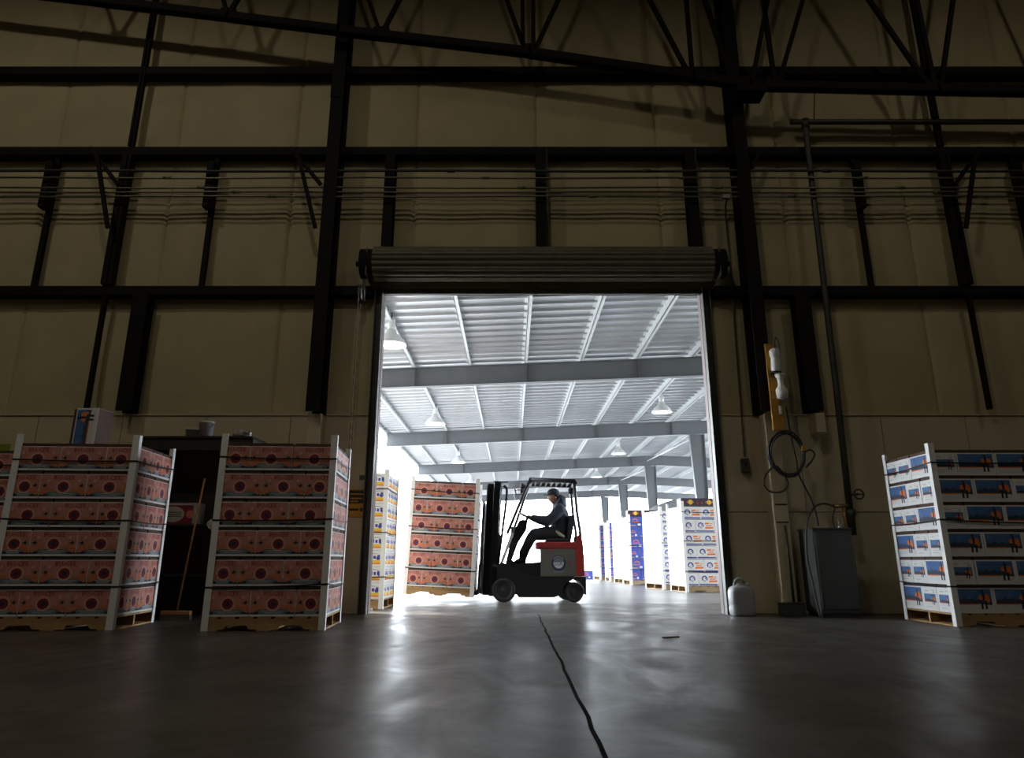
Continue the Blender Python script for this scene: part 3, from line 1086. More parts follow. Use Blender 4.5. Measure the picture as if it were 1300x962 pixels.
def pallet(Mw, wood, label, group):
    o = empty('wooden_pallet', mw=Mw)
    tag(o, label, 'pallet', group)
    for y in (.02, SD / 2, SD - .02):
        link('stringer', PAL[wood]['stringer'], o, Matrix.Translation((0, y, 0)))
    for k in range(7):
        link('deck_board', PAL[wood]['deck_board'], o, Matrix.Translation((.07 + (SW - .14) * k / 6, 0, .120)))
    for x in (.07, SW / 2, SW - .07):
        link('bottom_board', PAL[wood]['deck_board'], o, Matrix.Translation((x, 0, 0)))
    return o


def corner_mesh(h):
    mb = MB()
    t, l = .006, .068
    mb.prism([(0, 0), (l, 0), (l, t), (t, t), (t, l), (0, l)], 0, h, 'z')
    return mb.mesh('corner_board', 'board')


CORN = {}
STACKS = []


LAYN = ['top', 'second', 'third', 'fourth', 'fifth', 'sixth', 'seventh', 'lowest']


def stack(x, y, rz, kind, layers, desc, where, keep=None, z0=0.0, tilt=None, wood='wood', straps=(.30, .98, 1.62),
          corners=(0, 1, 2, 3), chgt=None, start=0, jitter=.004, topkind=None, pitch=None, sway=0.0, sx=1.0, sides=('outer', 'door-side')):
    """front-left foot of the stack at x, y; rz turns it about that foot"""
    Mw = Matrix.Translation((x, y, z0)) @ Matrix.Rotation(R(rz), 4, 'Z') @ Matrix.Diagonal((sx, 1, 1, 1))
    if tilt is not None:
        Mw = tilt @ Mw
    pallet(Mw, wood, 'wooden pallet under ' + where, None)
    P_ = pitch or PITCH
    base = .140
    for L in range(layers):
        for q in (range(8) if keep is None else (KEEP[keep] if (L + start) % 2 == 0 else KEEP[{'left': 'right', 'right': 'left'}[keep]])):
            cx, cy_, rot = LAY[q]
            if (L + start) % 2:
                cx = SW - cx
            zz = base + L * P_
            jx_, jy_ = random.uniform(-jitter, jitter) * .5 + sway * L, random.uniform(-jitter, jitter) * .4
            ang = (90 if rot else 0) + random.uniform(-.25, .25)
            o = link(kind_name[kind], KIND.get(kind + '_turned', KIND[kind]) if rot else KIND[kind], None)
            o.matrix_world = Mw @ Matrix.Translation((cx + jx_, cy_ + jy_, zz)) @ Matrix.Rotation(R(ang), 4, 'Z')
            mir = (L + start) % 2
            sd = sides[1 - mir] if q in (5, 6) else sides[mir]
            role = ('end-on front', 'mid-front', 'front-corner', sd + ' mid-flank', sd + ' rear-corner', sd + ' mid-flank', sd + ' rear-corner', 'mid-rear')[q]
            tag(o, desc + ', ' + role + ', ' + LAYN[layers - 1 - L] + ' layer of ' + where, 'carton', desc + 's, ' + where)
    hgt = chgt or (base + layers * P_ + .06)
    if hgt not in CORN:
        CORN[hgt] = corner_mesh(hgt)
    g = .010
    cps = [((-g, -g), 0), ((SW + g, -g), 90), ((SW + g, SD + g), 180), ((-g, SD + g), 270)]
    for c in corners:
        (cx, cy_), a = cps[c]
        o = link('corner_board', CORN[hgt], None)
        o.matrix_world = Mw @ Matrix.Translation((cx, cy_, .004)) @ Matrix.Rotation(R(a), 4, 'Z')
        tag(o, 'white ' + ('front ' if c < 2 else 'rear ') + sides[1 if c in (1, 2) else 0] + ' corner board of ' + where, 'corner board', 'corner boards of ' + where)
    for k, sz in enumerate(straps):
        dz = [random.uniform(-.022, .022) for _ in range(4)]
        pts = []
        e = g + .0045
        cs = [(-e, -e), (SW + e, -e), (SW + e, SD + e), (-e, SD + e)]
        for i in range(4):
            p, q = cs[i], cs[(i + 1) % 4]
            for t in (0, .25, .5, .75):
                sag = -.012 * math.sin(math.pi * t)
                pts.append((p[0] + (q[0] - p[0]) * t, p[1] + (q[1] - p[1]) * t, base + sz + dz[i] * (1 - t) + dz[(i + 1) % 4] * t + sag))
        mb = MB()
        n = len(pts)
        vs = []
        for (a, b, c) in pts:
            vs += [(a, b, c - .008), (a, b, c + .008)]
        mb.add(vs, [(2 * i, 2 * ((i + 1) % n), 2 * ((i + 1) % n) + 1, 2 * i + 1) for i in range(n)])
        ce = (SW / 2, SD / 2)
        vs = []
        for (a, b, c) in pts:
            a2 = a + (.002 if a < ce[0] else -.002); b2 = b + (.002 if b < ce[1] else -.002)
            vs += [(a2, b2, c - .008), (a2, b2, c + .008)]
        mb.add(vs, [(2 * i + 1, 2 * ((i + 1) % n) + 1, 2 * ((i + 1) % n), 2 * i) for i in range(n)])
        o = mb.build('strapping_band', 'strap')
        o.matrix_world = Mw
        tag(o, ('lowest', 'middle', 'topmost')[k] + ' black strap around ' + where, 'strap', 'straps of ' + where)
    return Mw


kind_name = dict(citrus='citrus_carton', ski='ski_carton', yellow='yellow_band_carton', rider='portrait_carton', blue='blue_carton', plain='white_carton', dark='dark_tray')

W_L1 = 'the stack with an upright carton on top'
W_L2 = 'the stack beside the hoist chain'
W_R = 'the indoor stack past the grey cabinet'
W_F = 'the load on the forklift forks'
stack(-5.407, 7.96, 4.0, 'citrus', 6, 'coral citrus carton', W_L1, chgt=2.02, sx=1.07)
stack(-3.155, 7.945, 4.0, 'citrus', 6, 'coral citrus carton', W_L2, chgt=2.02, start=1, sx=1.02)
stack(-6.95, 8.55, 0, 'citrus', 6, 'coral citrus carton', 'the stack half hidden beyond the upright carton', keep='right', chgt=1.98, start=1, corners=(1, 2))
stack(4.84, 8.48, 0.6, 'ski', 6, 'white ski-picture carton', W_R, chgt=2.00, start=1, sides=('door-side', 'outer'))
tilt = Matrix.Translation((-.44, 0, .06)) @ Matrix.Rotation(R(2.6), 4, 'Y') @ Matrix.Translation((.44, 0, -.06))
stack(-1.87, 13.20, 0, 'citrus', 6, 'coral citrus carton', W_F, chgt=2.0, z0=.075, tilt=tilt, sides=('tip-side', 'mast-side'))
stack(-3.12, 11.45, 0, 'yellow', 8, 'yellow-banded white carton', 'the stack just outside the door jamb', keep='right', pitch=.232, chgt=2.05, corners=(1, 2))
# row along the right outside
WA, WB = 'the outdoor stack topped by dark trays', 'the stack just behind the dark-tray stack'
MA = stack(3.90, 17.2, 7, 'rider', 6, 'white portrait carton', WA, wood='woodold', sides=('forklift-side', 'column-side'), pitch=.292, chgt=2.0)
MB_ = stack(3.70, 18.75, 14, 'rider', 6, 'white portrait carton', WB, wood='woodold', sides=('forklift-side', 'column-side'), pitch=.292, chgt=1.98, keep='left')
MC = stack(3.405, 22.0, 2.7, 'blue', 6, 'blue-fronted carton', 'the blue-fronted stack topped by a tray', keep='left', wood='woodold', sides=('forklift-side', 'column-side'), chgt=1.98)
stack(3.42, 23.5, 8, 'plain', 6, 'plain white carton', 'the white stack behind the tray-topped blue one', keep='left', wood='woodold', sides=('forklift-side', 'column-side'), chgt=2.0, start=1)
stack(3.245, 25.5, 0, 'blue', 6, 'blue-fronted carton', 'the blue sliver stack behind the white one', keep='left', wood='woodold', sides=('forklift-side', 'column-side'), chgt=1.98)
stack(3.165, 27.5, 6, 'blue', 6, 'blue-fronted carton', 'the farthest blue stack of the outdoor row', keep='left', wood='woodold', sides=('forklift-side', 'column-side'), chgt=1.98, start=1)
stack(3.12, 29.5, 6, 'plain', 6, 'plain white carton', 'the last white stack of the outdoor row', keep='left', wood='woodold', sides=('forklift-side', 'column-side'), chgt=1.98)
# trays on top
for Mw, h, pos, lab, grp in ((MA, .14 + 6 * .292, [(.225, .15), (.675, .15), (1.0, .15)], 'dark open tray with an orange diamond on the portrait carton stack', 'dark trays on the portrait cartons'),
                             (MC, .14 + 6 * PITCH, [(.225, .15), (.675, .15)], 'dark tray with an orange diamond on the blue stack', 'dark trays on the blue stack')):
    for it, (a, b) in enumerate(pos):
        if a > .9:
            a = 1.128 - .002
        o = link('dark_tray', KIND['dark'])
        o.matrix_world = Mw @ Matrix.Translation((a, b, h + .002))
        tag(o, ('forklift-side', 'middle', 'door-side')[it] + ' ' + lab, 'tray', grp)
o = link('blue_carton', KIND['blue'])
o.matrix_world = Matrix.Translation((2.86, 29.4, .002))
tag(o, 'single blue carton standing on the ground at the row end', 'carton')

# upright carton on the stack
o = MB().box(-6.04, -5.92, 8.60, 8.61, .14 + 6 * PITCH, .14 + 6 * PITCH + .085, 0, .002).build('tag_card', 'tag')
tag(o, 'small yellow-green card on top of the half-hidden carton stack', 'card')
o = link('ski_carton', KIND['ski'])
o.matrix_world = Matrix.Translation((-4.73, 8.40, .14 + 6 * PITCH + .224)) @ Matrix.Rotation(R(-4), 4, 'Z') @ Matrix.Rotation(R(-90), 4, 'Y')
tag(o, 'ski picture carton stood on its end on top of the stack', 'carton')

# pale round tank behind the row
o = empty('round_tank', (5.70, 26.6, 0.10))
tag(o, 'pale grey round-topped tank behind the portrait carton stacks', 'tank')
mb = MB()
mb.lathe([(0, -1.25), (.5, -1.22), (.9, -1.1), (1.08, -.95), (1.1, -.9), (1.1, .9), (1.08, .95), (.9, 1.1), (.5, 1.22), (0, 1.25)], 40,
         Matrix.Translation((0, 0, 1.5)) @ Matrix.Rotation(R(90), 4, 'X'))
mb.build('tank_shell', 'tank', o)
for yy in (-.6, .6):
    mb = MB()
    mb.prism([(-.8, -.10), (.8, -.10), (.95, .9)] + [(1.08 * math.cos(R(a)), 1.5 + 1.08 * math.sin(R(a))) for a in range(-35, -146, -10)] + [(-.95, .9)], yy - .06, yy + .06)
    mb.build('saddle', 'beam', o)

# ================================================================== FORKLIFT
FK = empty('forklift', (-.14, 13.74, 0))
tag(FK, 'red and grey sit-down forklift carrying a pallet of coral cartons', 'forklift')
HW = .50


def wheel(x, y, r, wd, steer=0):
    T = Matrix.Translation((x, y, r)) @ Matrix.Rotation(R(steer), 4, 'Z') @ Matrix.Rotation(R(90), 4, 'X')
    mb = MB()
    mb.lathe([(r * .60, -wd / 2), (r * .93, -wd / 2), (r, -wd / 2 + .02), (r, wd / 2 - .02), (r * .93, wd / 2), (r * .60, wd / 2), (r * .60, -wd / 2)], 32, T)
    t = mb.build('tyre', 'rubber', FK)
    mb = MB()
    mb.lathe([(0, wd / 2 - .01), (r * .18, wd / 2 - .005), (r * .22, wd / 2 - .03), (r * .45, wd / 2 - .035), (r * .60, wd / 2 - .012), (r * .60, -wd / 2 + .012), (r * .4, -wd / 2 + .03), (0, -wd / 2 + .03)], 28, T)
    for k in range(6):
        a = k * math.pi / 3
        mb.tube([(r * .34 * math.cos(a), r * .34 * math.sin(a), wd / 2 - .04), (r * .34 * math.cos(a), r * .34 * math.sin(a), wd / 2 - .015)], .012, 6, T=T)
    mb.build('rim', 'rim', t)


wheel(0, -.42, .205, .18); wheel(0, .42, .205, .18)
wheel(1.205, -.40, .165, .15, 4); wheel(1.13, .40, .165, .15, 14)
for i, nm in enumerate(()):
    pass

# chassis: skirt, fenders, floor plate
mb = MB()
arch = [(.215 * math.cos(R(a)), .205 + .215 * math.sin(R(a))) for a in range(-15, 130, 14)]
mb.prism([(.26, .085), (.86, .085)] + [(1.205 - .20 * math.cos(R(a)), .165 + .20 * math.sin(R(a))) for a in range(-10, 95, 15)] +
         [(1.22, .43), (.62, .43), (.40, .45), (.13, .60), (-.05, .66), (-.12, .58)] + arch[::-1], -HW, HW)
mb.build('chassis', 'black', FK)
mb = MB()
mb.prism([(1.22, .42), (1.20, .37), (1.30, .35), (1.37, .25), (1.39, .13), (1.415, .13), (1.42, .42)], -HW, HW)
mb.build('rear_bumper', 'black', FK)
mb = MB()
mb.prism([(-.10, .57), (-.06, .55), (.17, 1.14), (.13, 1.17)], -.44, .44)
mb.build('front_cowl', 'enamel', FK)  # pale colour puts a bright reflection into the cowl
MB().prism([(.02, .60), (.12, .45), (.64, .43), (.64, .66), (.22, .64), (.14, .70), (.26, 1.02), (.19, 1.10), (.12, 1.06)], -.42, .42).build('floor_plate', 'black', FK)
MB().box(-.02, .26, -.20, .20, .12, .42).build('drive_housing', 'black', FK)
mb = MB(); mb.prism([(.64, .43), (1.245, .43), (1.245, .885), (.64, .885)], -.485, .485)
bat = mb.build('battery_cover', 'truckgrey', FK)
mb = MB()
mb.box(.56, 1.27, -.49, .49, .885, 1.005, 0, .018)
hood = mb.build('seat_hood', 'truckred', FK)
mb = MB()
mb.prism([(1.25, .43), (1.395, .43), (1.40, .60), (1.39, .92), (1.37, 1.05), (1.345, 1.115), (1.30, 1.115), (1.27, 1.02), (1.25, 1.0)], -.49, .49)
mb.build('counterweight', 'truckred', FK)
# printed marks on the near side
mb = MB(); f = Face(mb, (.64, -.485, .43), (1, 0, 0), (0, 0, 1))
cx, cz_ = .31, .215
f.disc(cx, cz_, .128, .001, 0, 28); f.disc(cx, cz_, .088, .0018, 1, 24)
f.poly([(cx - .095, cz_ + .02), (cx + .095, cz_ + .02), (cx + .07, cz_ + .066), (cx, cz_ + .09), (cx - .07, cz_ + .066)], .0024, 2)
f.text('SSA', cx, cz_ - .04, .068, .0030, 0, .16)
f.ring(cx, cz_, .106, .112, .0024, 1, 24, .6, 2.5)
f.poly([(cx - .10, cz_ - .155), (cx + .10, cz_ - .155), (cx + .09, cz_ - .125), (cx - .09, cz_ - .125)], .001, 2)
mb.build('round_emblem', ['navy', 'decalwhite', 'slate'], bat)
mb = MB(); f = Face(mb, (.64, -.485, .43), (1, 0, 0), (0, 0, 1))
f.rect(.13, .23, .415, .435, .001, 0); f.rect(.475, .52, .22, .25, .001, 0)
mb.build('red_sticker', 'truckred', bat)
mb = MB(); f = Face(mb, (.56, -.49, .885), (1, 0, 0), (0, 0, 1))
f.ring(.155, .06, .018, .026, .001, 0, 16)
f.text('TOYOTA', .32, .042, .036, .001, 0, .24)
mb.build('maker_lettering', 'decaldull', hood)

# overhead guard
G = empty('overhead_guard_origin')
bpy.data.objects.remove(G)
mb = MB()
for s_ in (-1, 1):
    mb.tube([(.48, s_ * .44, 2.085), (1.26, s_ * .44, 2.06), (1.31, s_ * .44, 2.02)], .040, 8)
mb.tube([(.48, -.44, 2.085), (.48, .44, 2.085)], .042, 8)
mb.tube([(1.29, -.44, 2.04), (1.29, .44, 2.04)], .032, 8)
guard = mb.build('overhead_guard', 'black', FK)
for k in range(7):
    x = .58 + .10 * k
    MB().box(x - .012, x + .012, -.42, .42, 2.055 - .025 * k / 7, 2.10 - .025 * k / 7).build('guard_bar', 'black', guard)
MB().box(.45, .78, -.30, .30, 2.10, 2.125, 0, .006).build('guard_plate', 'black', guard)
for s_ in (-1, 1):
    MB().tube([(.055 + .08 * (s_ > 0), s_ * .44, 1.14), (.30 + .04 * (s_ > 0), s_ * .44, 1.72), (.47, s_ * .44, 2.09)], .026, 8).build('front_pillar', 'black', FK)
    MB().tube([(1.345, s_ * .44, 1.08), (1.34, s_ * .44, 1.20), (1.295, s_ * .44, 1.52), (1.275, s_ * .44, 1.8), (1.255, s_ * .44, 2.06)], .027, 8).build('rear_pillar', 'black', FK)
# work lights and mirrors
for s_ in (-1, 1):
    T = Matrix.Translation((.33, s_ * .42, 1.97)) @ Matrix.Rotation(R(-90), 4, 'Y')
    mb = MB(); mb.lathe([(0, -.05), (.03, -.05), (.055, 0), (.055, .03), (0, .035)], 16, T)
    mb.build('work_light', 'black', FK)
    MB().tube([(.36, s_ * .43, 1.90), (.24, s_ * .50, 1.90), (.215, s_ * .52, 1.88)], .008, 6).build('mirror_arm', 'black', FK)
    mb = MB(); mb.lathe([(0, -.012), (.05, -.012), (.058, 0), (.05, .012), (0, .012)], 16, Matrix.Translation((.205, s_ * .52, 1.85)) @ Matrix.Rotation(R(75), 4, 'Y') @ Matrix.Scale(1.2, 4, (1, 0, 0)))
    mb.build('mirror', 'black', FK)
T = Matrix.Translation((1.20, -.36, 1.89)) @ Matrix.Rotation(R(90), 4, 'Y')
mb = MB(); mb.lathe([(0, -.05), (.04, -.045), (.06, 0), (.05, .045), (0, .05)], 16, T)
mb.tube([(1.2, -.36, 1.94), (1.22, -.38, 2.05)], .01, 6)
mb.build('rear_light', 'black', FK)
# steering console, wheel, pedals
mb = MB(); mb.prism([(.14, .98), (.22, .95), (.40, 1.22), (.42, 1.36), (.36, 1.40), (.27, 1.38), (.17, 1.18)], -.16, .16)
mb.build('steering_console', 'black', FK)
MB().box(.12, .18, -.30, -.20, 1.14, 1.27, 0, .01).build('control_box', 'truckgrey', FK)
T = Matrix.Translation((.43, 0, 1.445)) @ Matrix.Rotation(R(28), 4, 'Y')
mb = MB()
mb.tube([T @ Vector((.17 * math.cos(R(a)), .17 * math.sin(R(a)), 0)) for a in range(0, 360, 15)], .014, 8, True)
for a in (0, 120, 240):
    mb.tube([T @ Vector((0, 0, -.01)), T @ Vector((.17 * math.cos(R(a)), .17 * math.sin(R(a)), 0))], .010, 6)
mb.tube([T @ Vector((0, 0, .0)), T @ Vector((0, 0, -.12))], .025, 8)
mb.build('steering_wheel', 'black', FK)
for k in range(3):
    mb = MB(); mb.tube([(.30, .20 + .05 * k, 1.30), (.36, .20 + .05 * k, 1.48)], .008, 6)
    mb.lathe([(0, -.02), (.018, -.01), (.018, .01), (0, .02)], 10, Matrix.Translation((.36, .20 + .05 * k, 1.49)))
    mb.build('lever', 'black', FK)
MB().box(.17, .27, -.20, -.08, .50, .52, 0, .004, Matrix.Translation((0, 0, 0))).build('pedal', 'black', FK)
# seat
mb = MB(); mb.box(.74, 1.20, -.24, .24, 1.006, 1.07, 0, .02)
mb.build('seat_cushion', 'vinyl', FK)
mb = MB(); mb.prism([(1.125, 1.06), (1.20, 1.05), (1.275, 1.44), (1.265, 1.475), (1.18, 1.47), (1.165, 1.43)], -.23, .23)
mb.build('seat_back', 'vinyl', FK)
MB().tube([(1.26, -.35, 1.01), (1.27, -.36, 1.09), (1.28, -.36, 1.11)], [.03, .03, .012], 10).build('hood_latch', 'black', FK)

# mast, tilted back
MT = tilt.copy()
toL = Matrix.Translation((.14, -13.74, 0))
TM = toL @ tilt @ toL.inverted()
mast = MB()
for s_ in (-1, 1):
    mast.box(-.27, -.15, s_ * .33 - .035, s_ * .33 + .035, .10, 2.06, 0, .006, TM)
mast.box(-.27, -.20, -.33, .33, 2.00, 2.05, 0, 0, TM)
mast.box(-.24, -.16, -.33, .33, .16, .26, 0, 0, TM)
mast.box(-.24, -.16, -.33, .33, 1.15, 1.24, 0, 0, TM)
mast = mast.build('outer_mast', 'blackgloss', FK)
mb = MB()
for s_ in (-1, 1):
    mb.box(-.385, -.27, s_ * .25 - .030, s_ * .25 + .030, .11, 2.03, 0, .006, TM)
mb.box(-.385, -.31, -.25, .25, 1.96, 2.02, 0, 0, TM)
mb.build('inner_mast', 'blackgloss', FK)
mb = MB(); mb.box(-.28, -.02, -.36, .36, 2.05, 2.075, 0, .005, TM)
mb.build('mast_head', 'black', FK)
for s_ in (-1, 1):
    mb = MB(); mb.tube([(-.15, s_ * .20, .15), (-.15, s_ * .20, 1.15)], .032, 10, T=TM)
    cyl_ = mb.build('lift_cylinder', 'black', FK)
    mb = MB(); mb.tube([(-.15, s_ * .20, 1.15), (-.15, s_ * .20, 2.0)], .018, 10, T=TM)
    mb.build('piston_rod', 'chrome', cyl_)
    mb = MB(); mb.box(-.405, -.392, s_ * .09 - .012, s_ * .09 + .012, .45, 1.98, 0, 0, TM)
    mb.build('lift_chain', 'guide', FK)
    mb = MB(); mb.tube([(-.20, s_ * .36, .62), (.12, s_ * .36, .50)], .026, 10)
    mb.build('tilt_cylinder', 'black', FK)
mb = MB(); mb.tube(curve([(-.10, -.30, 2.0), (-.04, -.30, 1.93), (-.05, -.30, 1.6), (-.10, -.30, 1.0), (-.13, -.28, .6)]), .022, 8, T=TM)
mb.build('mast_hose', 'rubber', FK)
mb = MB(); mb.box(-.40, -.386, -.28, -.262, .12, 2.02, 0, 0, TM)  # bright strip added for the reflection streak down the mast's front edge
mb.build('mast_glint_strip', 'chrome', FK)
# carriage, load backrest, forks
mb = MB()
for z0, z1 in ((.14, .24), (.50, .60)):
    mb.box(-.44, -.40, -.47, .47, z0, z1, 0, .004, TM)
for s_ in (-1, 1):
    mb.box(-.42, -.39, s_ * .22 - .02, s_ * .22 + .02, .12, .64, 0, 0, TM)
mb.build('fork_carriage', 'black', FK)
mb = MB()
for y in (-.46, -.23, 0, .23, .46):
    mb.box(-.455, -.42, y - .017, y + .017, .56, 1.70, 0, 0, TM)
mb.box(-.455, -.42, -.46, .46, 1.66, 1.70, 0, 0, TM)
mb.box(-.455, -.42, -.46, .46, .56, .60, 0, 0, TM)
mb.build('load_backrest', 'black', FK)
for s_ in (-1, 1):
    y = s_ * .26 
    mb = MB()
    mb.prism([(-.44, .62), (-.475, .62), (-.475, .175), (-1.50, .125), (-1.53, .125), (-1.53, .118), (-.475, .105), (-.44, .12)], y - .05, y + .05, 'y', 0, TM @ Matrix.Translation((0, 0, -.0)))
    mb.build('fork', 'black', FK)


# ================================================================== DRIVER
def skin_mesh(name, pts, edges, mats, voxel=.011, smooth=4):
    """one continuous surface grown around a chain of joints, each with its own radius"""
    mb = MB()

    def ell(p, r):
        n, m_ = 12, 7
        prof = [(math.sin(math.pi * k / m_), -math.cos(math.pi * k / m_)) for k in range(m_ + 1)]
        prof[0] = (.02, -1); prof[-1] = (.02, 1)
        T = Matrix.Translation(p) @ Matrix.Diagonal((r[0], r[1], (r[0] + r[1]) / 2, 1))
        o = len(mb.v)
        mb.lathe(prof, n, T)
        mb.f.append([o + k for k in range(n)][::-1]); mb.m.append(0); mb.sm.append(True)
        mb.f.append([o + m_ * n + k for k in range(n)]); mb.m.append(0); mb.sm.append(True)

    P_ = [(Vector(p), r if isinstance(r, tuple) else (r, r)) for p, r in pts]
    for a, b in edges:
        (pa, ra), (pb, rb) = P_[a], P_[b]
        k = max(2, int(math.ceil((pb - pa).length / (.35 * min(ra + rb)))))
        for i in range(k + 1):
            t = i / k
            ell(pa.lerp(pb, t), (ra[0] + (rb[0] - ra[0]) * t, ra[1] + (rb[1] - ra[1]) * t))
    me = mb.mesh(name + '_base', mats)
    o = bpy.data.objects.new(name + '_base', me)
    COL.objects.link(o)
    rm = o.modifiers.new('remesh', 'REMESH'); rm.mode = 'VOXEL'; rm.voxel_size = voxel; rm.use_smooth_shade = True
    sm_ = o.modifiers.new('smooth', 'SMOOTH'); sm_.iterations = smooth; sm_.factor = .5
    dg = bpy.context.evaluated_depsgraph_get()
    out = bpy.data.meshes.new_from_object(o.evaluated_get(dg))
    bpy.data.objects.remove(o)
    out.name = name
    for p in out.polygons:
        p.use_smooth = True; p.material_index = 0
    return out


DR = empty('person', (-.14 + .98, 13.74, 1.07))
tag(DR, 'person in dark hooded jacket and cap driving the forklift, hands on wheel', 'person')
O = Vector((.98, 0, 1.07))      # local = forklift frame minus seat point


def q(x, y, z):
    return (x - O.x, y - O.y, z - O.z)


body = []
be = []


def V(x, y, z, r, link_to=None):
    body.append((q(x, y, z), r))
    i = len(body) - 1
    if link_to is not None:
        be.append((link_to, i))
    return i


pel = V(1.01, 0, 1.17, (.11, .13))
wai = V(1.03, 0, 1.30, (.11, .13), pel)
chs = V(1.02, 0, 1.48, (.11, .15), wai)
nkb = V(.985, 0, 1.62, (.07, .08), chs)
nk = V(.955, 0, 1.695, .052, nkb)
h1 = V(.92, 0, 1.742, (.072, .066), nk)
h2 = V(.905, 0, 1.80, (.098, .082), h1)
h3 = V(.905, 0, 1.865, (.098, .084), h2)
h4 = V(.915, 0, 1.915, (.055, .05), h3)
nose = V(.797, 0, 1.790, .016, h2)
for s_ in (-1, 1):
    ear = V(.93, s_ * .078, 1.80, .014, h2)
    sh = V(1.0, s_ * .17, 1.585, .062, nkb)
    el = V(.80, s_ * .235, 1.36, .045, sh)
    wr = V(.535, s_ * .165, 1.425, .030, el)
    pm = V(.475, s_ * .150, 1.445, (.024, .036), wr)
    hip = V(.98, s_ * .09, 1.15, .085, pel)
    kn = V(.53, s_ * .15, 1.15, .062, hip)
    an = V(.33, s_ * .15, .80 if s_ < 0 else .74, .042, kn)
    hl = V(.32, s_ * .15, .72 if s_ < 0 else .66, .04, an)
    toe = V(.20, s_ * .155, .66 if s_ < 0 else .60, .032, hl)
bm_ = skin_mesh('body', body, be, ['skin'])
link('body', bm_, DR)
# fingers closed on the rim, one chain each, rooted in the palm
for s_ in (-1, 1):
    pts = []; ed = []
    for k, (dy, ln) in enumerate(((-.030, .9), (-.010, 1.0), (.010, .95), (.030, .8))):
        b = len(pts)
        y = s_ * .150 + dy
        for (x, z, r) in ((.478, 1.450, .011), (.448, 1.475, .010), (.420 + .01 * (1 - ln), 1.466, .009), (.418 + .01 * (1 - ln), 1.440, .008)):
            pts.append((q(x, y, z), r))
        ed += [(b, b + 1), (b + 1, b + 2), (b + 2, b + 3)]
        if k:
            ed.append((0, b))
    b = len(pts)
    for (x, y, z, r) in ((.49, s_ * .150 - s_ * .03, 1.435, .012), (.462, s_ * .150 - s_ * .05, 1.428, .010), (.435, s_ * .15 - s_ * .045, 1.425, .009)):
        pts.append((q(x, y, z), r))
    ed += [(0, b), (b, b + 1), (b + 1, b + 2)]
    link('hand', skin_mesh('hand', pts, ed, ['skin'], .004, 2), DR)
# jacket
P = [(q(1.00, 0, 1.19), (.175, .21)), (q(1.025, 0, 1.30), (.175, .21)), (q(1.02, 0, 1.47), (.170, .22)), (q(.99, 0, 1.60), (.115, .14)), (q(.97, 0, 1.665), (.085, .085))]
E_ = [(0, 1), (1, 2), (2, 3), (3, 4)]
for s_ in (-1, 1):
    b = len(P)
    P += [(q(1.0, s_ * .19, 1.57), .105), (q(.90, s_ * .23, 1.46), .095), (q(.79, s_ * .24, 1.375), .088), (q(.65, s_ * .20, 1.40), .070), (q(.53, s_ * .165, 1.435), .055)]
    E_ += [(3, b), (b, b + 1), (b + 1, b + 2), (b + 2, b + 3), (b + 3, b + 4)]
jk = link('jacket', skin_mesh('jacket', P, E_, ['jacket']), DR)
# hood bunched behind the neck
P = [(q(.99, -.09, 1.67), .06), (q(1.04, -.07, 1.73), .078), (q(1.055, 0, 1.75), .092), (q(1.04, .07, 1.73), .078), (q(.99, .09, 1.67), .06),
     (q(1.065, 0, 1.66), .085), (q(1.02, 0, 1.80), .065)]
link('hood', skin_mesh('hood', P, [(0, 1), (1, 2), (2, 3), (3, 4), (2, 5), (2, 6)], ['jacket']), jk)
# trousers
P = [(q(1.02, 0, 1.15), (.135, .16))]
E_ = []
for s_ in (-1, 1):
    b = len(P)
    za = .82 if s_ < 0 else .76
    P += [(q(.95, s_ * .11, 1.165), .125), (q(.75, s_ * .14, 1.165), .118), (q(.55, s_ * .155, 1.145), .104), (q(.48, s_ * .155, 1.07), .095), (q(.41, s_ * .15, .94), .086), (q(.34, s_ * .15, za), .080)]
    E_ += [(0, b), (b, b + 1), (b + 1, b + 2), (b + 2, b + 3), (b + 3, b + 4), (b + 4, b + 5)]
link('trousers', skin_mesh('trousers', P, E_, ['jeans']), DR)
for s_ in (-1, 1):
    d = 0 if s_ < 0 else -.06
    P = [(q(.34, s_ * .15, .80 + d), .054), (q(.335, s_ * .15, .72 + d), .052), (q(.27, s_ * .152, .68 + d), .046), (q(.19, s_ * .155, .645 + d), .038), (q(.36, s_ * .15, .695 + d), .042)]
    link('boot', skin_mesh('boot', P, [(0, 1), (1, 2), (2, 3), (1, 4)], ['boot']), DR)
# shirt tail at the hip
P = [(q(.93, -.205, 1.19), .030), (q(1.00, -.215, 1.14), .034), (q(1.07, -.205, 1.10), .028)]
link('shirt_tail', skin_mesh('shirt_tail', P, [(0, 1), (1, 2)], ['shirt']), DR)
# cap with peak
mb = MB()
T = Matrix.Translation(q(.905, 0, 1.862)) @ Matrix.Rotation(R(-6), 4, 'Y') @ Matrix.Diagonal((1.12, 1, 1, 1))
mb.lathe([(.105, -.016), (.106, .02), (.098, .058), (.07, .09), (.03, .104), (0, .106)], 20, T)
cp = mb.build('cap', 'cap', DR)
mb = MB()
vs = []
for k in range(9):
    a = R(-60 + 15 * k)
    for (r, z) in ((.09, .0), (.09, -.008)):
        vs.append(q(.90 - r * math.cos(a) * 1.1, r * math.sin(a), 1.858 + z))
    ex = .085 * math.cos(a * 1.3) if abs(a * 1.3) < 1.5 else .004
    for z in (-.006, -.014):
        vs.append(q(.90 - (.09 * math.cos(a) * 1.1 + ex), .09 * math.sin(a), 1.858 + z - .01 * (1 - abs(math.sin(a))) + .01))
fs = []
for k in range(8):
    a, b = 4 * k, 4 * k + 4
    fs += [(a, a + 2, b + 2, b), (a + 1, b + 1, b + 3, a + 3), (a + 2, a + 3, b + 3, b + 2), (a, b, b + 1, a + 1)]
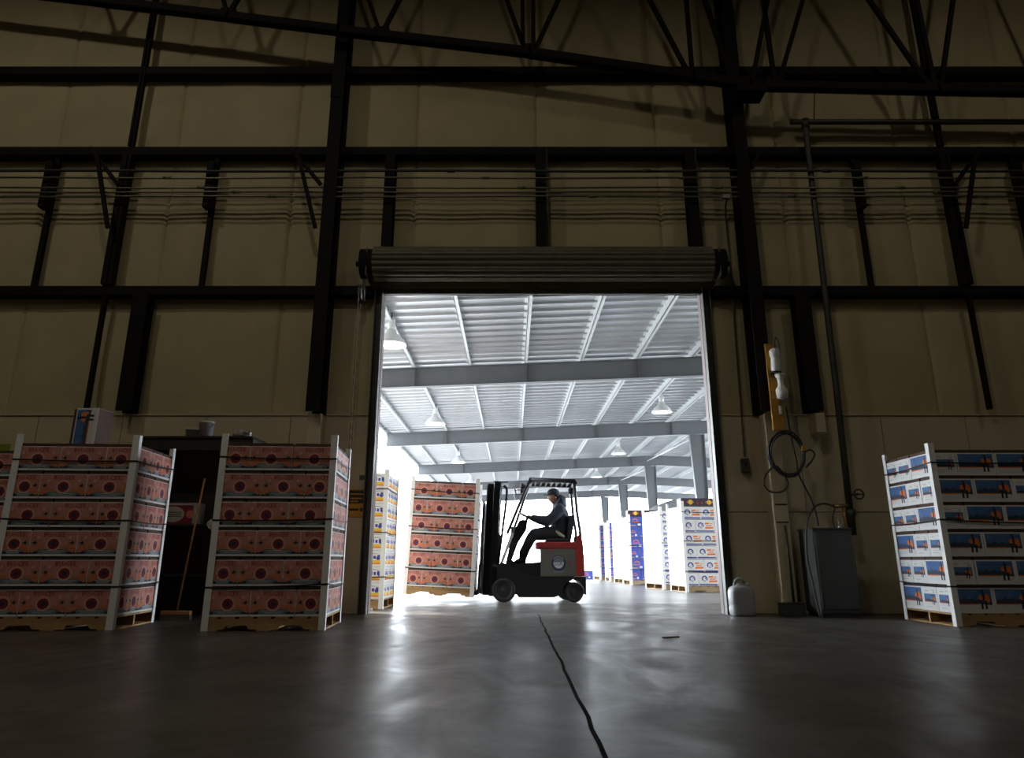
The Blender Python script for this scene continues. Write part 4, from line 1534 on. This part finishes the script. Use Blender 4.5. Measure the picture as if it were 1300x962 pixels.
mb.add(vs, fs, 0, True)
mb.build('peak', 'cap', cp)
mb = MB()
mb.lathe([(.0, -.05), (.055, -.045), (.082, -.01), (.088, .03), (.05, .05), (0, .055)], 16, Matrix.Translation(q(.945, 0, 1.825)))
mb.build('hair', 'hair', DR)
mb = MB()
for s_ in (-1, 1):
    mb.lathe([(0, -.006), (.007, 0), (0, .006)], 8, Matrix.Translation(q(.815, s_ * .034, 1.822)))
mb.build('eyes', 'figure', DR)
mb = MB(); mb.tube([q(.845, -.022, 1.748), q(.834, 0, 1.748), q(.845, .022, 1.748)], .007, 6)
mb.build('mouth', 'decaldull', DR)

# ================================================================== THINGS ALONG THE WALL
# dark storage booth between the two carton stacks
BX, BY = -4.95, 9.55
o = empty('storage_booth', (BX, BY, 0))
tag(o, 'dark open-fronted storage booth between the two coral carton stacks', 'booth')
BWd, BD_, BHt = 1.55, .86, 2.26
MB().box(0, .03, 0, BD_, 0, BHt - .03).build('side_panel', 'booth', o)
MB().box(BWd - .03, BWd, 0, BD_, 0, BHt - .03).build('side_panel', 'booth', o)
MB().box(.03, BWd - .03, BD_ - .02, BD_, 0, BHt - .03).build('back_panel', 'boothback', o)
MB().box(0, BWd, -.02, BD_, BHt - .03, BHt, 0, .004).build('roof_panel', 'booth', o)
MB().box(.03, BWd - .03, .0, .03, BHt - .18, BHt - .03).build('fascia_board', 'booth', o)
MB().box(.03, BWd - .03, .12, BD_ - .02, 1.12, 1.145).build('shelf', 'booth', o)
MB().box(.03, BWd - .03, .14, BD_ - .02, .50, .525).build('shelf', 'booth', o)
# label carton on the shelf
mb = MB()
mb.box(-.26, .26, -.18, .18, 0, .27, 0, .003)
f = Face(mb, (-.26, -.18, 0), (1, 0, 0), (0, 0, 1))
f.rect(.0, .52, 0, .27, .0008, 5); f.rect(0, .52, .235, .262, .0014, 3)
f.disc(.26, .12, .15, .0014, 2, 20, .10); f.disc(.04, .12, .05, .0014, 1, 12); f.disc(.48, .12, .05, .0014, 1, 12)
for k in range(3):
    f.rect(.15, .37, .09 + .025 * k, .10 + .025 * k, .002, 4)
o = mb.build('shelf_carton', ['white', 'orange', 'shirt', 'greytext', 'kraft', 'maroon'])
o.location = (BX + .56, BY + .32, 1.146)
tag(o, 'carton with a pale oval label on the booth shelf', 'carton')
# broom leaning out of the booth
o = empty('broom', (-4.08, 9.42, 0))
tag(o, 'wooden broom leaning against the dark booth shelf', 'broom')
MB().tube([(.01, .0, .10), (.06, .245, 1.72)], .013, 8).build('handle', 'broom', o)
MB().box(-.17, .19, -.035, .035, .06, .11, 0, .008).build('broom_head', 'broom', o)
mb = MB()
for k in range(18):
    x = -.16 + .02 * k
    mb.add([(x - .009, -.03, .06), (x + .009, -.03, .06), (x + .009, .03, .06), (x - .009, .03, .06), (x - .011, -.04, 0), (x + .011, -.04, 0), (x + .011, .04, 0), (x - .011, .04, 0)],
           [(0, 1, 2, 3), (7, 6, 5, 4), (0, 4, 5, 1), (1, 5, 6, 2), (2, 6, 7, 3), (3, 7, 4, 0)])
mb.build('bristles', 'boothback', o)['kind'] = 'stuff'
# white rag on the shelf edge
mb = MB()
vs = []; fs = []
nx, ny = 8, 8
for i in range(nx):
    for j in range(ny):
        u, v = i / (nx - 1), j / (ny - 1)
        x = -.13 + .26 * u + .02 * math.sin(v * 7)
        if v < .4:
            y, z = .10 - .25 * v / .4 * .4, .03 + .025 * math.sin(u * 9 + v * 5)
        else:
            y, z = -.012 - .012 * math.sin(u * 8), .03 - (v - .4) * .24 * (.6 + .5 * math.sin(u * 3))
        vs.append((x, y, z))
for i in range(nx - 1):
    for j in range(ny - 1):
        fs.append((i * ny + j, (i + 1) * ny + j, (i + 1) * ny + j + 1, i * ny + j + 1))
mb.add(vs, fs, 0, True)
o = mb.build('rag', 'cloth'); o.location = (-3.78, BY + .13, 1.15)
tag(o, 'crumpled white rag hanging over the booth shelf edge', 'rag')
mo = o.modifiers.new('thickness', 'SOLIDIFY'); mo.thickness = .008
# things on the booth roof
for x, r, h, lab in ((-4.27, .09, .11, 'low white tub on the booth roof'), (-4.09, .095, .215, 'taller white bucket on the booth roof')):
    mb = MB()
    mb.lathe([(0, 0), (r * .9, 0), (r, h * .9), (r * 1.06, h * .9), (r * 1.06, h), (r * .96, h), (r * .9, h - .01), (0, h - .012)], 24)
    o = mb.build('white_tub' if h < .2 else 'white_bucket', 'plasticwhite'); o.location = (x, 9.70, BHt + .001)
    tag(o, lab, 'tub' if h < .2 else 'bucket')
    if h > .2:
        MB().tube([(r * math.cos(R(a)), -.02 - r * .6 * math.sin(R(a)), h * .86 - .08 * math.sin(R(a))) for a in range(0, 181, 15)], .004, 6).build('bail_handle', 'steel2', o)
o = empty('foil_bundle', (-3.60, 9.66, BHt + .001))
tag(o, 'bundle of foil and white wrap at the end of the booth roof', 'bundle')
mb = MB(); mb.lathe([(0, 0), (.07, 0), (.085, .04), (.06, .09), (.02, .105), (0, .105)], 14, Matrix.Translation((-.03, 0, 0)))
mb.build('white_wrap', 'cloth', o)
mb = MB(); mb.lathe([(0, 0), (.055, 0), (.05, .03), (.06, .06), (.02, .09), (0, .09)], 9, Matrix.Translation((.08, .0, 0)), 0, False)
mb.build('foil', 'silver', o)
MB().box(-.16, .14, -.05, .05, -.0005, .012).build('tray', 'black', o)

# yellow board with white holders, black cable coil
o = empty('cable_board', (3.72, 10.03, 2.42))
tag(o, 'yellow board holding white insulators on the steel column right of door', 'board')
MB().box(-.10, .06, 0, .04, 0, 1.25, 0, .004).build('back_board', 'yboard', o)
mb = MB(); mb.lathe([(0, 0), (.06, 0), (.075, .03), (.065, .16), (.06, .20), (.075, .22), (.075, .30), (.05, .33), (0, .33)], 16, Matrix.Translation((-.0, -.08, .82)))
mb.build('holder', 'plasticwhite', o)
mb = MB(); mb.lathe([(0, 0), (.07, .02), (.08, .08), (.08, .14), (.05, .18), (.04, .22), (.05, .30), (.07, .33), (.07, .36), (0, .36)], 16, Matrix.Translation((.04, -.085, .42)))
mb.build('holder', 'plasticwhite', o)
MB().tube([(-.02 + .075 * math.cos(R(a)), -.08 + .075 * math.sin(R(a)), .80) for a in range(0, 360, 24)], .010, 6, True).build('clamp_band', 'black', o)
MB().box(.0, .035, -.03, 0, .22, .34, 0, .004).build('small_bracket', 'plasticwhite', o)
MB().tube(curve([(.0, -.06, 1.14), (.02, -.06, 1.26), (.05, -.05, 1.32), (.08, -.04, 1.28), (.09, -.04, 1.10)]), .009, 6).build('cable_loop', 'cable', o)

o = empty('cable_coil', (3.73, 10.06, 2.05))
tag(o, 'coil of black cable hung below the yellow board', 'cable')
mb = MB()
pts = []
for k in range(0, 5 * 24):
    a = R(k * 15 + 90)
    t = k / 120
    rx, rz_ = .235 + .02 * math.sin(t * 31), .30 + .025 * math.cos(t * 23)
    pts.append((.06 + rx * math.cos(a) + .015 * math.sin(t * 17), -.01 + .03 * math.sin(t * 40), .05 + rz_ * math.sin(a)))
mb.tube(pts, .012, 6)
mb.build('coil_turns', 'cable', o)
MB().tube(curve([(-.12, .02, -.1), (-.25, .02, -.22), (-.30, .02, -.36), (-.22, .02, -.46), (-.06, .02, -.46), (.03, .02, -.36), (-.02, .01, -.22), (-.1, 0, -.12)]), .011, 6).build('loose_loop', 'cable', o)
MB().tube(curve([(.10, -.03, .70), (.12, -.03, .35), (.16, -.03, -.05), (.18, -.02, -.25), (.30, -.02, -.55), (.355, 0, -.75), (.37, .0, -.915)]), .012, 6).build('hanging_lead', 'cable', o)
MB().tube(curve([(.27, -.02, .05), (.36, -.03, .10), (.42, -.03, .04), (.36, -.04, -.06), (.28, -.03, -.14)]), .012, 6).build('plug_tail', 'cable', o)
MB().box(.25, .30, -.05, -.01, .08, .16, 0, .006).build('yellow_plug', 'signyellow', o)
o = MB().box(3.50, 3.60, WY - .040, WY - .026, 1.74, 2.02, 0, .003).build('wall_plate', 'wainscot')
tag(o, 'pale square plate on the wall behind the hanging cable loop', 'plate')
o = MB()
o = MB().tube([(3.70, 10.19, 1.15), (3.71, 10.19, .17)], .016, 8).build('floor_conduit', 'steel2')
tag(o, 'thin dark conduit dropping from the column cover to the low floor box', 'conduit')
mb = MB(); mb.box(3.50, 3.80, 10.03, 10.20, 0, .155, 0, .006)
o = mb.build('floor_box', 'cabinet')
tag(o, 'low grey box on the floor at the foot of the column cover', 'box')
MB().box(3.49, 3.81, 10.02, 10.21, .155, .165).build('lid', 'cabinet', o)

# grey cabinet
o = empty('metal_cabinet', (4.17, 9.80, 0))
tag(o, 'grey metal cabinet below the water pipe with a hose on top', 'cabinet')
MB().box(-.26, .25, .0, .50, .05, 1.08, 0, .008).build('cabinet_body', 'cabinet', o)
dr = MB().box(-.245, .235, -.018, -.002, .10, 1.05, 0, .005).build('cabinet_door', 'cabinet', o)
MB().box(.19, .21, -.03, -.018, .55, .68, 0, .003).build('latch', 'guide', dr)
MB().box(-.24, .23, .02, .48, 0, .05).build('plinth', 'black', o)
MB().box(-.27, .26, -.01, .51, 1.08, 1.10, 0, .004).build('top_panel', 'cabinet', o)
mb = MB(); mb.lathe([(0, 0), (.03, 0), (.03, .03), (.012, .04), (.012, .09), (.03, .10), (.03, .115), (0, .115)], 12, Matrix.Translation((.19, .2, 1.10)))
mb.build('filler_cap', 'silver', o)
o = MB().tube(curve([(4.39, 10.17, 1.40), (4.23, 10.10, 1.43), (4.05, 9.98, 1.38), (3.90, 9.9, 1.20), (3.83, 9.84, .95), (3.82, 9.84, .70), (3.84, 9.80, .42), (3.855, 9.78, .2), (3.86, 9.74, .014)]), .012, 8).build('water_hose', 'steel2')
tag(o, 'thin hose arching from the valve and down beside the grey cabinet', 'hose')
o = MB().tube(curve([(4.39, 10.16, 1.36), (4.33, 10.08, 1.30), (4.29, 10.04, 1.2), (4.29, 10.02, 1.102)]), .010, 8).build('feed_hose', 'steel2')
tag(o, 'short thin hose from the valve into the cabinet top', 'hose')

# white jerrycan
o = empty('jerrycan', (3.02, 10.17, 0))
o.scale = (.92, .92, 1.22)
tag(o, 'milky white plastic jerrycan on the floor beside the door jamb', 'jerrycan')
mb = MB()
prof = [(.150, 0), (.165, .015), (.168, .08), (.162, .10), (.168, .12), (.168, .24), (.150, .285), (.10, .305), (.05, .315), (.045, .325), (0, .325)]
n = 32
vs = []; fs = []
for (r, z) in prof:
    for j in range(n):
        a = 2 * math.pi * j / n
        c_, s_ = math.cos(a), math.sin(a)
        e = .42
        vs.append((r * math.copysign(abs(c_) ** e, c_), r * .82 * math.copysign(abs(s_) ** e, s_), z))
for i in range(len(prof) - 1):
    for j in range(n):
        fs.append((i * n + j, i * n + (j + 1) % n, (i + 1) * n + (j + 1) % n, (i + 1) * n + j))
fs.append(list(range(n))[::-1])
mb.add(vs, fs, 0, True)
mb.build('can_body', 'jug', o)
MB().tube([(-.10, 0, .27), (-.08, 0, .345), (-.03, 0, .375), (.03, 0, .375), (.06, 0, .33)], .018, 10).build('handle', 'jug', o)
mb = MB(); mb.lathe([(0, 0), (.03, 0), (.03, .04), (0, .04)], 16, Matrix.Translation((.095, 0, .30)))
mb.build('screw_cap', 'plasticwhite', o)

# scrap on the floor
o = MB().bar((1.40, 7.28, .008), (1.56, 7.33, .010), .012, .03).build('wood_scrap', 'kraft')
tag(o, 'small splinter of wood lying on the concrete floor', 'scrap')
